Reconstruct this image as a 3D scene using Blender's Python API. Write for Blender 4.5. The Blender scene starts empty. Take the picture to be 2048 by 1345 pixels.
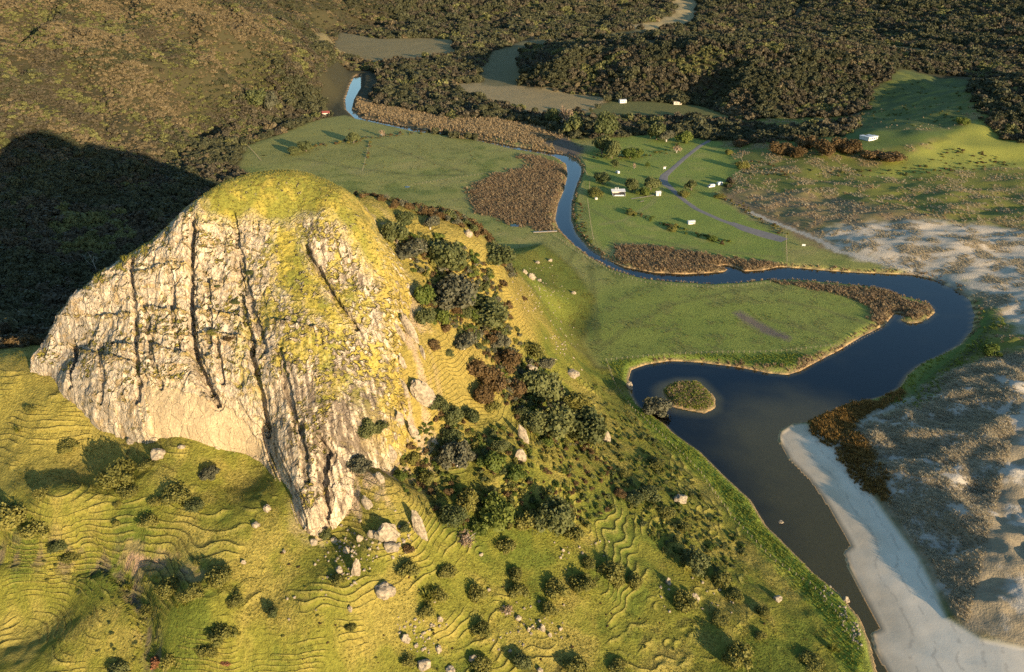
import bpy, bmesh, math, random
import numpy as np
from mathutils import Vector, noise as mnoise

# ------------------------------------------------------------------ camera, sky, sun, exposure
sc = bpy.context.scene
C = sc.collection
R = math.radians
CAM_H, PITCH, FPX = 170.0, R(27.0), 1577.0
cam_data = bpy.data.cameras.new('camera')
cam = bpy.data.objects.new('camera', cam_data); C.objects.link(cam)
cam.location = (0, 0, CAM_H); cam.rotation_euler = (R(90) - PITCH, 0, 0)
cam_data.sensor_fit = 'HORIZONTAL'; cam_data.sensor_width = 36.0
cam_data.lens = 36.0 * FPX / 2048.0
cam_data.clip_start = 1.0; cam_data.clip_end = 9000.0
sc.camera = cam

SUN_AZ, SUN_EL = R(38.0), R(8.5)          # azimuth: the light travels 38 deg to the left of the view direction
world = bpy.data.worlds.new('World'); sc.world = world; world.use_nodes = True
wn = world.node_tree.nodes; wl = world.node_tree.links
bg = wn['Background']; sky = wn.new('ShaderNodeTexSky'); sky.sky_type = 'NISHITA'
sky.sun_disc = False; sky.sun_elevation = SUN_EL; sky.sun_rotation = R(180) - SUN_AZ
sky.altitude = 100; sky.air_density = 1.25; sky.dust_density = 0.5; sky.ozone_density = 3.0
wl.new(sky.outputs[0], bg.inputs[0]); bg.inputs[1].default_value = 0.15
sun_d = bpy.data.lights.new('sun', 'SUN'); sun_d.energy = 5.0; sun_d.angle = R(0.5); sun_d.color = (1.0, 0.79, 0.53)
sun = bpy.data.objects.new('sun', sun_d); C.objects.link(sun)
light_dir = Vector((-math.sin(SUN_AZ)*math.cos(SUN_EL), math.cos(SUN_AZ)*math.cos(SUN_EL), -math.sin(SUN_EL)))
sun.rotation_euler = light_dir.to_track_quat('-Z', 'Y').to_euler()
vs = sc.view_settings
vs.view_transform = 'Standard'; vs.look = 'None'; vs.exposure = 1.15; vs.gamma = 1.0; vs.use_curve_mapping = False
sc.cycles.max_bounces = 5; sc.cycles.diffuse_bounces = 2; sc.cycles.transparent_max_bounces = 6
sc.cycles.use_denoising = False

rng = np.random.default_rng(7); random.seed(7)

# ------------------------------------------------------------------ helpers
def ray(px, py):
    u = (np.asarray(px, float) - 1024) / FPX; v = (672.5 - np.asarray(py, float)) / FPX
    c, s = math.cos(PITCH), math.sin(PITCH)
    return u, c + v*s, -s + v*c
def at_z(px, py, z):
    dx, dy, dz = ray(px, py); t = (z - CAM_H) / dz
    return np.array([dx*t, dy*t, z + 0*dx*t])
def at_y(px, py, Y):
    dx, dy, dz = ray(px, py); t = Y / dy
    return np.array([dx*t, Y, CAM_H + dz*t])

_P = np.random.default_rng(11).permutation(4096)
def perlin(x, y, seed=0):
    xi = np.floor(x).astype(np.int64); yi = np.floor(y).astype(np.int64); xf = x - xi; yf = y - yi
    def g(ix, iy, fx, fy):
        h = _P[(_P[(ix + seed*131) & 4095] + iy) & 4095] * (2*math.pi/4096)
        return np.cos(h)*fx + np.sin(h)*fy
    u = xf*xf*xf*(xf*(xf*6-15)+10); v = yf*yf*yf*(yf*(yf*6-15)+10)
    a = g(xi, yi, xf, yf); b = g(xi+1, yi, xf-1, yf); c = g(xi, yi+1, xf, yf-1); d = g(xi+1, yi+1, xf-1, yf-1)
    return ((a + u*(b-a)) + v*((c + u*(d-c)) - (a + u*(b-a)))) * 1.5
def fbm(x, y, s, octs=4, seed=0, gain=0.5):
    r = 0; a = 1.0; x = x/s; y = y/s
    for k in range(octs):
        r = r + a*perlin(x, y, seed + k*7); x = x*2.03 + 5.1; y = y*2.03 + 1.7; a *= gain
    return r
def worley(x, y, s, seed=0):
    """nearest cell: random value of the cell, gap to the next cell (small at joints)"""
    x = x/s; y = y/s; xi = np.floor(x).astype(np.int64); yi = np.floor(y).astype(np.int64)
    d1 = np.full(x.shape, 9.0); d2 = np.full(x.shape, 9.0); v = np.zeros(x.shape)
    for i in (-1, 0, 1):
        for j in (-1, 0, 1):
            h = _P[(_P[(xi+i + seed*57) & 4095] + yi+j) & 4095]; h2 = _P[(h*7+13) & 4095]
            d = np.hypot(xi+i+h/4096.0 - x, yi+j+h2/4096.0 - y); n = d < d1
            d2 = np.where(n, d1, np.minimum(d2, d)); v = np.where(n, _P[(h+h2) & 4095]/4096.0, v); d1 = np.where(n, d, d1)
    return v, d2 - d1
def sstep(a, b, x):
    t = np.clip((x - a) / (b - a), 0, 1); return t*t*(3 - 2*t)
def mixc(a, b, t):
    return a*(1 - t[..., None]) + np.asarray(b)*t[..., None]

def sd_poly(x, y, poly, margin=40.0):
    """signed distance (negative inside); points farther than margin from the box get +margin"""
    poly = np.asarray(poly, float); out = np.full(x.shape, margin)
    sel = (x > poly[:, 0].min()-margin) & (x < poly[:, 0].max()+margin) & (y > poly[:, 1].min()-margin) & (y < poly[:, 1].max()+margin)
    if not sel.any(): return out
    X = x[sel]; Y = y[sel]; d2 = np.full(X.shape, 1e18); ins = np.zeros(X.shape, bool)
    n = len(poly)
    for i in range(n):
        ax, ay = poly[i]; bx, by = poly[(i+1) % n]; ex, ey = bx-ax, by-ay; L = ex*ex + ey*ey + 1e-12
        t = np.clip(((X-ax)*ex + (Y-ay)*ey)/L, 0, 1)
        d2 = np.minimum(d2, (X-ax-t*ex)**2 + (Y-ay-t*ey)**2)
        if ay != by:
            c = (ay > Y) != (by > Y); ins ^= c & (X < ex*(Y-ay)/(by-ay) + ax)
    d = np.sqrt(d2); out[sel] = np.where(ins, -d, d)
    return out
def d_line(x, y, pts, margin=30.0):
    pts = np.asarray(pts, float); out = np.full(x.shape, margin)
    sel = (x > pts[:, 0].min()-margin) & (x < pts[:, 0].max()+margin) & (y > pts[:, 1].min()-margin) & (y < pts[:, 1].max()+margin)
    if not sel.any(): return out
    X = x[sel]; Y = y[sel]; d2 = np.full(X.shape, margin*margin)
    for i in range(len(pts)-1):
        ax, ay = pts[i]; bx, by = pts[i+1]; ex, ey = bx-ax, by-ay; L = ex*ex + ey*ey + 1e-12
        t = np.clip(((X-ax)*ex + (Y-ay)*ey)/L, 0, 1)
        d2 = np.minimum(d2, (X-ax-t*ex)**2 + (Y-ay-t*ey)**2)
    out[sel] = np.sqrt(d2); return out
def poly_z(pts, z):
    return np.array([at_z(a, b, z)[:2] for a, b in pts])

class RBF:
    def __init__(s, P, V, c):
        s.P = np.asarray(P, float); s.c = c; n = len(s.P)
        A = np.sqrt(((s.P[:, None]-s.P[None])**2).sum(2) + c*c)
        Q = np.c_[np.ones(n), s.P/100.0]
        M = np.zeros((n+3, n+3)); M[:n, :n] = -A - 1e-3*np.eye(n)*c; M[:n, n:] = Q; M[n:, :n] = Q.T
        s.w = np.linalg.solve(M, np.r_[np.asarray(V, float), 0, 0, 0])
    def __call__(s, x, y):
        x = np.asarray(x, float); y = np.asarray(y, float)
        n = len(s.P); r = s.w[n] + s.w[n+1]*x/100.0 + s.w[n+2]*y/100.0
        for i in range(n):
            r = r - s.w[i]*np.sqrt((x-s.P[i, 0])**2 + (y-s.P[i, 1])**2 + s.c*s.c)
        return r

def mesh_obj(name, verts, faces, mat=None, parent=None, smooth=False, attrs=None, link=True):
    me = bpy.data.meshes.new(name)
    verts = np.asarray(verts, np.float32)
    if isinstance(faces, np.ndarray):
        nf, k = faces.shape
        me.vertices.add(len(verts)); me.vertices.foreach_set('co', verts.ravel())
        me.loops.add(nf*k); me.loops.foreach_set('vertex_index', faces.astype(np.int32).ravel())
        me.polygons.add(nf); me.polygons.foreach_set('loop_start', np.arange(0, nf*k, k, dtype=np.int32))
        me.polygons.foreach_set('loop_total', np.full(nf, k, np.int32))
        me.update(calc_edges=True)
    else:
        me.from_pydata([tuple(map(float, v)) for v in verts], [], [list(map(int, f)) for f in faces]); me.update()
    if smooth: me.polygons.foreach_set('use_smooth', np.ones(len(me.polygons), bool))
    for an, av in (attrs or {}).items():
        av = np.asarray(av, np.float32)
        if av.ndim == 2:
            a = me.attributes.new(an, 'FLOAT_COLOR', 'POINT')
            a.data.foreach_set('color', np.c_[av, np.ones(len(av))].astype(np.float32).ravel())
        else:
            a = me.attributes.new(an, 'FLOAT', 'POINT'); a.data.foreach_set('value', av)
    if mat: me.materials.append(mat)
    o = bpy.data.objects.new(name, me)
    if link: C.objects.link(o)
    if parent: o.parent = parent
    return o
def tag(o, label=None, cat=None, group=None, kind=None):
    if label: o['label'] = label
    if cat: o['category'] = cat
    if group: o['group'] = group
    if kind: o['kind'] = kind
    return o
def empty(name, loc, rz=0.0, s=1.0):
    o = bpy.data.objects.new(name, None); C.objects.link(o)
    o.location = loc; o.rotation_euler = (0, 0, rz); o.scale = (s, s, s) if np.isscalar(s) else s
    o.empty_display_size = 0.5
    return o

# materials -----------------------------------------------------------
def new_mat(name):
    m = bpy.data.materials.new(name); m.use_nodes = True
    nt = m.node_tree; b = nt.nodes['Principled BSDF']; b.inputs['Specular IOR Level'].default_value = 0.1
    return m, nt, b
def nd(nt, t, **kw):
    n = nt.nodes.new(t)
    for k, v in kw.items():
        if k in n.inputs.keys(): n.inputs[k].default_value = v
        else: setattr(n, k, v)
    return n
def plain(name, col, rough=0.8, metal=0.0, spec=0.3, vary=0.12, scale=3.0):
    m, nt, b = new_mat(name)
    tc = nd(nt, 'ShaderNodeTexCoord'); n = nd(nt, 'ShaderNodeTexNoise', Scale=scale, Detail=4.0)
    nt.links.new(tc.outputs['Object'], n.inputs['Vector'])
    mr = nd(nt, 'ShaderNodeMapRange'); mr.inputs[3].default_value = 1-vary; mr.inputs[4].default_value = 1+vary
    nt.links.new(n.outputs[0], mr.inputs[0])
    mx = nd(nt, 'ShaderNodeVectorMath', operation='SCALE'); mx.inputs[0].default_value = col[:3]
    nt.links.new(mr.outputs[0], mx.inputs['Scale']); nt.links.new(mx.outputs[0], b.inputs['Base Color'])
    b.inputs['Roughness'].default_value = rough; b.inputs['Metallic'].default_value = metal
    b.inputs['Specular IOR Level'].default_value = spec
    return m
def leaf_mat(name, c1, c2, trans=0.25, scale=0.6):
    """foliage: colour differs from plant to plant and leaf clump to leaf clump"""
    m, nt, b = new_mat(name)
    oi = nd(nt, 'ShaderNodeObjectInfo'); geo = nd(nt, 'ShaderNodeNewGeometry')
    add = nd(nt, 'ShaderNodeMath', operation='MULTIPLY_ADD'); add.inputs[1].default_value = 0.55; 
    nt.links.new(oi.outputs['Random'], add.inputs[0])
    ml = nd(nt, 'ShaderNodeMath', operation='MULTIPLY'); ml.inputs[1].default_value = 0.45
    nt.links.new(geo.outputs['Random Per Island'], ml.inputs[0]); nt.links.new(ml.outputs[0], add.inputs[2])
    mx = nd(nt, 'ShaderNodeMix', data_type='RGBA')
    mx.inputs[6].default_value = (*c1, 1); mx.inputs[7].default_value = (*c2, 1)
    nt.links.new(add.outputs[0], mx.inputs[0])
    nt.links.new(mx.outputs[2], b.inputs['Base Color'])
    b.inputs['Roughness'].default_value = 0.6; b.inputs['Specular IOR Level'].default_value = 0.15
    tr = nd(nt, 'ShaderNodeBsdfTranslucent'); nt.links.new(mx.outputs[2], tr.inputs[0])
    ms = nd(nt, 'ShaderNodeMixShader'); ms.inputs[0].default_value = trans
    out = nt.nodes['Material Output']
    nt.links.new(b.outputs[0], ms.inputs[1]); nt.links.new(tr.outputs[0], ms.inputs[2]); nt.links.new(ms.outputs[0], out.inputs[0])
    return m

# ------------------------------------------------------------------ the lie of the land
river_px = [(722,152),(722,175),(708,200),(703,222),(722,236),(775,245),(830,258),(900,264),(960,278),(1030,293),(1085,302),(1130,310),(1152,322),(1163,335),
 (1162,350),(1150,380),(1143,410),(1142,440),(1152,468),(1175,495),(1205,515),(1250,535),(1310,546),(1370,549),(1425,546),(1448,544),(1455,539),(1425,535),(1450,530),(1470,534),(1490,543),
 (1525,541),(1558,534),(1600,537),(1700,545),(1800,549),(1830,550),(1870,560),(1910,580),(1940,600),(1950,630),(1945,660),(1920,690),(1880,712),
 (1840,730),(1815,750),(1800,775),(1770,792),(1700,810),(1650,830),(1610,845),(1580,850),(1560,862),(1556,880),(1580,920),(1620,960),(1655,1010),(1685,1060),
 (1702,1092),(1688,1105),(1698,1140),(1725,1190),(1752,1240),(1760,1258),(1742,1268),(1750,1300),(1775,1345),(1800,1400),
 (1765,1400),(1752,1345),(1740,1290),(1720,1240),(1680,1190),(1630,1150),(1580,1100),(1530,1050),(1500,1000),(1450,955),(1400,905),(1350,870),(1330,850),(1275,812),
 (1262,790),(1256,760),(1262,740),(1290,730),(1340,722),(1400,725),(1480,735),(1540,747),(1575,750),(1600,742),(1640,720),(1680,700),(1720,675),(1770,650),
 (1778,640),(1790,625),(1812,628),(1800,640),(1820,648),(1850,643),(1870,625),(1860,610),(1830,600),(1790,590),(1750,576),(1690,570),(1600,562),(1540,561),(1470,568),
 (1420,570),(1350,566),(1290,560),(1230,543),(1180,515),(1150,492),(1118,460),(1110,440),(1115,410),(1128,380),(1135,350),(1132,330),(1115,318),(1085,310),
 (1030,301),(960,285),(900,271),(830,266),(770,252),(712,240),(692,220),(690,200),(700,170),(710,152)]
island_px = [(1335,770),(1360,762),(1395,762),(1415,780),(1430,795),(1430,815),(1410,825),(1380,820),(1345,812),(1330,795),(1325,780)]
beach_px = [(1556,868),(1580,850),(1612,848),(1640,880),(1690,905),(1720,960),(1775,1040),(1835,1120),(1865,1180),(1890,1240),(1960,1285),(2060,1305),(2300,1340),(2300,1700),(1780,1500),
 (1760,1345),(1742,1275),(1745,1250),(1725,1200),(1690,1120),(1660,1030),(1610,955),(1565,905)]
flat_px = [(1790,1420),(1745,1320),(1700,1235),(1600,1120),(1500,1000),(1380,885),(1270,785),(1235,735),(1200,735),(1165,690),(1180,640),(1190,600),(1150,545),(1085,492)]
flat_world = [(-25,430),(-60,425),(-100,455)]
flat_px2 = [(480,335),(500,292),(560,268),(640,232),(685,195),(690,150),(680,110),(630,85),(640,68),(700,62),(900,78),(1000,90),(1010,168),(1100,186),(1220,196),(1400,212),(1490,240),
 (1470,268),(1420,285),(1460,330),(1440,385),(1500,425),(1600,470),(1700,518),(1830,542),(1950,590),(1965,640),(1930,700),(1850,745),(1800,800),(1640,850),(1640,880),(1690,905),(1720,960),
 (1775,1040),(1835,1120),(1865,1180),(1890,1240),(1960,1285),(2060,1305),(2300,1340),(2300,1700)]
RIVER = poly_z(river_px, 0.0); ISLAND = poly_z(island_px, 0.3); BEACH = poly_z(beach_px, 0.3)
FLAT = np.r_[poly_z(flat_px, 1.0), np.array(flat_world, float), poly_z(flat_px2, 1.5)]

CT = []   # control points of the ground: x, y, z
def cz(*pts):
    for a, b, z in pts: CT.append(at_z(a, b, z))
def cy(*pts):
    for a, b, Y in pts: CT.append(at_y(a, b, Y))
def cw(*pts):
    for p in pts: CT.append(np.array(p, float))
# headland in the foreground, sloping to the water on the right
cz((620,1100,33.5),(700,1100,33),(750,950,44),(900,800,48),(900,650,62),(820,560,75),(1000,900,37),(1150,1000,22),(1000,1150,21),(800,1300,19),(1250,1250,10),(1500,1250,4.5),(1640,1250,2),
   (1300,1000,12),(1250,850,9),(1400,1000,5.5),(1400,1120,6.5),(1500,1120,3.5),(1150,880,20),(1100,760,26),(1050,700,38),(1000,600,56),(1000,1345,12),(1300,1345,6),(1600,1345,1.8),
   (100,900,42.5),(0,760,53),(0,850,45),(100,825,49),(180,960,40.5),(250,1000,40),(400,1000,40.5),(500,1200,29),(620,1250,26),(120,1040,37),(0,1020,36),(0,1120,27),(130,1130,27),(0,1345,14),(250,1345,15),(160,1240,20),
   (330,1140,31),(300,1240,25),(440,1260,27),(560,1310,21),(430,1345,19),(700,1345,16),(560,1050,38),(850,1000,36),(850,1130,29),(1150,1150,17),(1150,1300,11))
cw((-150,120,12),(-110,80,8),(-50,80,6),(20,80,4),(70,90,1.5),(0,30,0),(-200,60,10),(-230,180,38),(-210,230,46),(-250,300,24),(-180,255,42))
# foot of the dome and the ground beneath and behind it
cy((300,890,178),(190,856,187),(130,797,194),(62,748,203),(420,905,175.5),(520,935,174))
cw((-69,224,80),(-100,212,62),(-62,196,60),(-125,207,54),(-62,176,46),(-42,205,62))
cy((812,720,196.5),(815,800,190.5),(765,945,170.8),(700,1040,158.6),(810,640,208),(790,560,220),(770,500,230))
cw((-69,252,76),(-105,250,54),(-140,245,44),(-69,290,52),(-105,300,28),(-150,300,24),(-45,300,64),(-62,325,36),(-44,352,20),(2,318,40),(14,350,18),(0,385,10),(-40,385,9))
# spur running down to the right behind the dome
cy((700,400,258),(800,415,260),(900,448,264),(985,502,268),(1045,606,272),(1120,695,275))
cz((1195,760,5),(1060,560,12),(1110,620,8),(1160,680,5),(1030,500,8),(1100,540,5))
# shaded valley and the bushy hill on the left
cz((100,600,18),(300,450,9),(100,420,14),(0,500,19),(200,380,12),(400,350,4),(0,330,26),(200,330,15),(200,245,30),(100,240,38),(0,235,46),(320,270,14),(430,310,5),(300,150,52),(300,50,84),
   (150,120,68),(150,30,95),(500,200,14),(0,0,105),(0,100,74),(450,240,10),(600,225,5))
cy((400,2,985),(520,70,955),(640,168,900),(590,120,925),(580,165,880),(450,150,830),(450,60,900))
cw((-700,1000,158),(-430,1010,118),(-900,800,165),(-620,700,105),(-560,500,50),(-380,400,24),(-300,1150,60),(-480,1300,90),(-380,360,20))
# valley floor
cz((700,240,2),(800,300,2),(900,330,2),(1000,400,2),(600,300,2),(1200,450,2),(1300,350,2),(1400,450,2),(1250,600,2),(1500,650,2),(1300,700,2),(1250,230,3),(1100,210,3),(850,200,3),(900,160,4),
   (760,160,3),(1600,700,0),(1700,600,1.5),(1800,600,0),(1850,700,1),(1600,800,0),(1650,950,0.6),(1750,1100,0.8),(1850,1250,0.9),(2000,1345,0.8),(1750,850,2.5),(1000,120,5),(800,95,5))
# forest hill right of centre, its shaded far side, the open hill on the right
cz((1060,150,14),(1150,175,7),(1500,235,6),(1620,240,7),(1400,200,5),(1300,160,22),(1480,170,26),(1650,190,20))
cy((1100,137,1000),(1150,127,1000),(1250,112,990),(1400,95,965),(1550,88,960),(1700,102,950),(1780,128,940))
cy((1450,82,1030),(1350,87,1090),(1250,92,1150),(1150,98,1210),(1060,106,1280),(1550,80,1050))
cz((1060,92,5),(1150,82,5),(1300,74,6),(1450,68,7),(1650,66,9),(1900,120,8),(2040,130,9),(1200,60,7))
cz((1740,180,24),(1850,160,30),(1930,160,30),(1750,240,16),(1850,250,20),(1930,250,23),(1700,275,13),(1800,285,14),(1900,290,15),(1960,255,22),(2040,250,24),(2040,180,36),(1990,160,34),
   (1600,285,9),(1650,320,7),(1550,330,5),(1850,330,8),(2000,320,9),(1480,370,3),(1600,380,4),(1750,370,5),(1900,370,6),(2040,340,7),(1600,440,4),(1750,430,6),(1900,420,6),(2040,430,6),
   (1720,480,6),(1850,490,7),(2000,510,6),(2040,600,4),(2040,700,5),(1950,760,5),(1850,830,5),(1800,920,5),(1900,1000,6),(2000,1100,6.5),(1900,1150,5),(2000,1230,5),(2040,850,7))
cw((330,250,6),(300,170,5),(420,420,7),(560,600,12),(700,800,30),(260,120,1),(420,260,6))
# far country
cz((900,72,8),(700,50,10),(1200,55,9),(1400,40,10),(1600,30,14),(1850,60,16),(1700,0,38),(1450,0,24),(2040,0,50),(1250,20,18),(2040,70,22))
cy((900,12,1850),(750,8,1800),(1100,8,1850),(650,20,1650),(560,30,1500),(500,5,1500))
cw((-900,1700,190),(-400,2300,150),(200,2600,90),(900,2600,110),(1700,2400,140),(-1300,1300,220),(1500,1500,60),(-1500,2600,250),(0,3300,190),(1500,3300,210),(-1500,3300,280),(1200,1000,50))
CT = np.array(CT)
base = RBF(CT[:, :2], CT[:, 2], 14.0)

def graded(lo, hi, s0, inner, g):
    a = list(np.arange(inner[0], inner[1], s0)); s = s0
    while a[-1] < hi: s *= g; a.append(a[-1] + s)
    s = s0; left = [inner[0]]
    while left[-1] > lo: s *= g; left.append(left[-1] - s)
    return np.array(left[:0:-1] + a)
xs = graded(-2000, 2000, 0.5, (-125, 118), 1.022)
ys = [50.0]
while ys[-1] < 3400: ys.append(ys[-1] + max(0.38, 0.0036*ys[-1]*(1.0 if ys[-1] < 900 else 1.5)) * (2.2 if ys[-1] < 95 else 1))
ys = np.array(ys)
GX, GY = np.meshgrid(xs, ys); NX, NY = len(xs), len(ys)
# the smooth base is worked out on every third line and interpolated
ix = np.unique(np.r_[np.arange(0, NX, 3), NX-1]); iy = np.unique(np.r_[np.arange(0, NY, 3), NY-1])
coarse = base(*np.meshgrid(xs[ix], ys[iy]))
def interp_rows(a, xo, xn):
    j = np.clip(np.searchsorted(xo, xn) - 1, 0, len(xo)-2); t = (xn - xo[j])/(xo[j+1]-xo[j]); return a[:, j]*(1-t) + a[:, j+1]*t
Z = interp_rows(interp_rows(coarse, xs[ix], xs).T, ys[iy], ys).T.copy()

sdF = sd_poly(GX, GY, FLAT, 60.0); sdR = sd_poly(GX, GY, RIVER, 60.0); sdI = sd_poly(GX, GY, ISLAND, 40.0); sdB = sd_poly(GX, GY, BEACH, 40.0)
headland = sstep(330, 300, GY) * sstep(0, 6, sdF) * (GX < 130) * sstep(118, 100, GX - 0.1*np.maximum(0, 260-GY)*0)
dune = sstep(2, 14, sdF) * sstep(125, 140, GX + 0.35*np.maximum(0, 260-GY)) * sstep(620, 540, GY) * sstep(75, 95, GX)
# gentle valley floor
flat_z = 1.7 + 0.35*fbm(GX, GY, 45, 3, 3) + 0.0025*np.maximum(0, GY-420)
wF = sstep(24, -8, sdF); Z = Z*(1-wF) + flat_z*wF
Z = np.maximum(Z, 0.9)
# roughness of hills, dunes and headland
hill = sstep(10, 60, sdF) * sstep(330, 430, GY)
lhill = sstep(-150, -300, GX)*sstep(560, 680, GY)
Z += hill*(fbm(GX, GY, 150, 4, 5)*7*sstep(450, 800, GY) + fbm(GX, GY, 40, 2, 9)*1.8) + hill*lhill*(20*(0.4-np.abs(fbm(GX*1.0+0.45*GY, GY*0.5-0.25*GX, 85, 3, 11))))
ridge = 1 - np.abs(fbm(GX*0.8+GY*0.45, GY*1.1-GX*0.3, 34, 3, 21))
Z += dune*(0.45 + 0.55*sstep(390, 310, GY))*(2.3*(ridge-0.62)*2 + 1.3*fbm(GX, GY, 15, 3, 23) + 0.30*fbm(GX, GY, 3.5, 2, 25))
Z += headland*(0.5*fbm(GX, GY, 16, 3, 31) + 0.18*fbm(GX, GY, 4.0, 2, 37))
# stock tracks: narrow treads worn along the contours of the grass slopes
warp = 1.9*fbm(GX, GY, 21, 2, 41) + 0.75*fbm(GX + 1.4*GY, GY*0.8 - 0.4*GX, 9, 1, 43)
gy_, gx_ = np.gradient(Z, ys, xs); slope = np.hypot(gx_, gy_)
per = 1.12*(1 + 0.0*GX)
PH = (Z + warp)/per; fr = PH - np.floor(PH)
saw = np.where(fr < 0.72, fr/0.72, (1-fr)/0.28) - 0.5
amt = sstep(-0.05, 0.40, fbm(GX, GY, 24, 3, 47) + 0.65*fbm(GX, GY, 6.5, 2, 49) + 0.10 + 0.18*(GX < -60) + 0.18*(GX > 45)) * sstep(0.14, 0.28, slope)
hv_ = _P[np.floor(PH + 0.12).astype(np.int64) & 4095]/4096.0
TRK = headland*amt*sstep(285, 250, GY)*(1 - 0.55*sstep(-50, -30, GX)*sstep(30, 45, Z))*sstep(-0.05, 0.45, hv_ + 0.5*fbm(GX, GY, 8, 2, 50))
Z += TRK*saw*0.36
TREAD = 0*TRK
# gully and slips at the lower left
gl = np.array([at_z(a, b, z)[:2] for a, b, z in [(-40,1090,30),(60,1085,32),(150,1100,31),(230,1120,29),(280,1200,25),(300,1290,20),(330,1400,14)]])
dg = d_line(GX, GY, gl, 20)
Z -= 2.6*np.exp(-(dg/2.2)**2)*headland
slip_px = [(232,1118),(262,1105),(300,1115),(360,1135),(410,1170),(400,1180),(340,1150),(290,1135),(262,1140),(250,1165),(235,1150)]
SLIP = poly_z(slip_px, 30)
sdS = sd_poly(GX, GY, SLIP, 12); Z -= 0.9*sstep(1.0, -1.2, sdS)
# river bed, banks, beach
bed = -np.minimum(2.4, np.maximum(0, -sdR)*0.45)
dB = np.maximum(sdB, 0)
bed = np.maximum(bed, -np.minimum(2.4, 0.02 + dB*0.020)); bed = np.where(sdI < 14, np.maximum(bed, -0.12*np.maximum(sdI, 0) - 0.02), bed)
bank = np.minimum(Z, 0.12 + np.maximum(sdR, 0)*0.55 + 0.25*fbm(GX, GY, 5, 2, 51))
Z = np.where(sdR < 0, bed, np.where((sdR < 7) & (sdB > 0), np.maximum(bank, 0.06), Z))
wb = sstep(2.5, -1.5, sdB)
beach_z = 0.06 + np.clip(np.maximum(sdR, 0)*0.045, 0, 1.3) + 0.06*fbm(GX, GY, 9, 2, 53)
Z = np.where(sdR < 0, Z, Z*(1-wb) + beach_z*wb)
Z = np.where(sdI < 0, 0.15 + np.minimum(1.1, -sdI*0.4) + 0.2*fbm(GX, GY, 3, 2, 57), Z)

def hz(x, y, A=None):
    A = Z if A is None else A
    x = np.asarray(x, float); y = np.asarray(y, float)
    i = np.clip(np.searchsorted(xs, x)-1, 0, NX-2); j = np.clip(np.searchsorted(ys, y)-1, 0, NY-2)
    tx = np.clip((x-xs[i])/(xs[i+1]-xs[i]), 0, 1); ty = np.clip((y-ys[j])/(ys[j+1]-ys[j]), 0, 1)
    return (A[j, i]*(1-tx)+A[j, i+1]*tx)*(1-ty) + (A[j+1, i]*(1-tx)+A[j+1, i+1]*tx)*ty
_Y = np.exp(np.linspace(math.log(60), math.log(3300), 2600))
def hit(px, py):
    """where the sight line through a picture point meets the ground"""
    dx, dy, dz = ray(px, py); t = _Y/dy; X = dx*t; zz = CAM_H + dz*t; g = hz(X, _Y)
    k = np.nonzero(zz < g)[0]
    if len(k) == 0: return np.array([X[-1], _Y[-1], g[-1]])
    k = max(int(k[0]), 1); a = zz[k-1]-g[k-1]; b = g[k]-zz[k]; f = a/(a+b+1e-9); Y = _Y[k-1]*(1-f)+_Y[k]*f
    x = dx*Y/dy; return np.array([x, Y, float(hz(x, Y))])
def hpoly(pts): return np.array([hit(a, b)[:2] for a, b in pts])
def px_size(px, py, n, p):
    """length in metres of n picture units at point p"""
    return n*(p[1]*math.cos(PITCH) + (CAM_H-p[2])*math.sin(PITCH))/FPX

# ------------------------------------------------------------------ the rock dome (a height field on a plane leaning with its face)
DN = np.array([-0.05, -0.55, 0.83]); DN /= np.linalg.norm(DN)
EP = np.array([-DN[1], DN[0], 0.0]); EP /= np.linalg.norm(EP)
EQ = np.cross(DN, EP); EQ *= np.sign(EQ[2]); DO = np.array([-85.0, 195.0, 68.0])
def to_dome(P):
    P = np.asarray(P, float) - DO; return P @ EP, P @ EQ, P @ DN
DC = []
dome_front = [(62,740,203),(75,700,207),(110,640,211),(150,590,214),(200,545,217),(250,515,219),(330,455,221),(380,410,222.5),(430,375,224),(480,355,226),(540,345,228),(600,350,228),(650,370,227),
 (700,403,224),(740,460,218),(770,520,213),(785,600,206),(795,700,196.5),(800,780,190.5),(795,850,183),(750,930,173),(700,1020,161),(650,1055,155.5),(605,1050,154),
 (300,885,178.5),(190,850,187),(130,790,194.5),(420,900,176.5),(520,930,175),(545,965,169.5),(300,750,186),(450,750,184),(300,600,203),(380,600,201),(450,450,214),(500,600,199),(550,480,211),
 (600,420,218),(550,750,180),(620,600,196),(700,550,206),(720,650,194),(650,750,180),(620,900,165.5),(700,850,173),(575,870,170),(200,650,205),(130,700,205),(520,850,177.5),(640,1000,157.5)]
for a, b, Y in dome_front: DC.append(at_y(a, b, Y))
for a, b, Y in [(62,740,203),(130,790,194.5),(190,850,187),(300,885,178.5),(420,900,176.5),(520,930,175),(605,1050,154),(650,1055,155.5),(700,1020,161)]:
    DC.append(at_y(a, b, Y) + np.array([0, 1.5, -14]))
for a, b, Y in [(110,640,211),(200,545,217),(250,515,219),(330,455,221),(430,375,224),(480,355,226),(540,345,228),(600,350,228),(650,370,227),(700,403,224),(740,460,218)]:
    DC.append(at_y(a, b, Y) + np.array([1, 10, -3.2])); DC.append(at_y(a, b, Y) + np.array([2, 22, -11.0]))
DC.append(np.array([-152.0, 190, 34]))
DC = np.array(DC); dp, dq, dh = to_dome(DC)
dome_rbf = RBF(np.c_[dp, dq], dh, 5.0)
DS = 0.23
pg = np.arange(dp.min()-3, dp.max()+3, DS); qg = np.arange(dq.min()-2, dq.max()+2, DS)
DP, DQ = np.meshgrid(pg, qg); DH0 = dome_rbf(DP, DQ); NP_, NQ_ = len(pg), len(qg)
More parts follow.
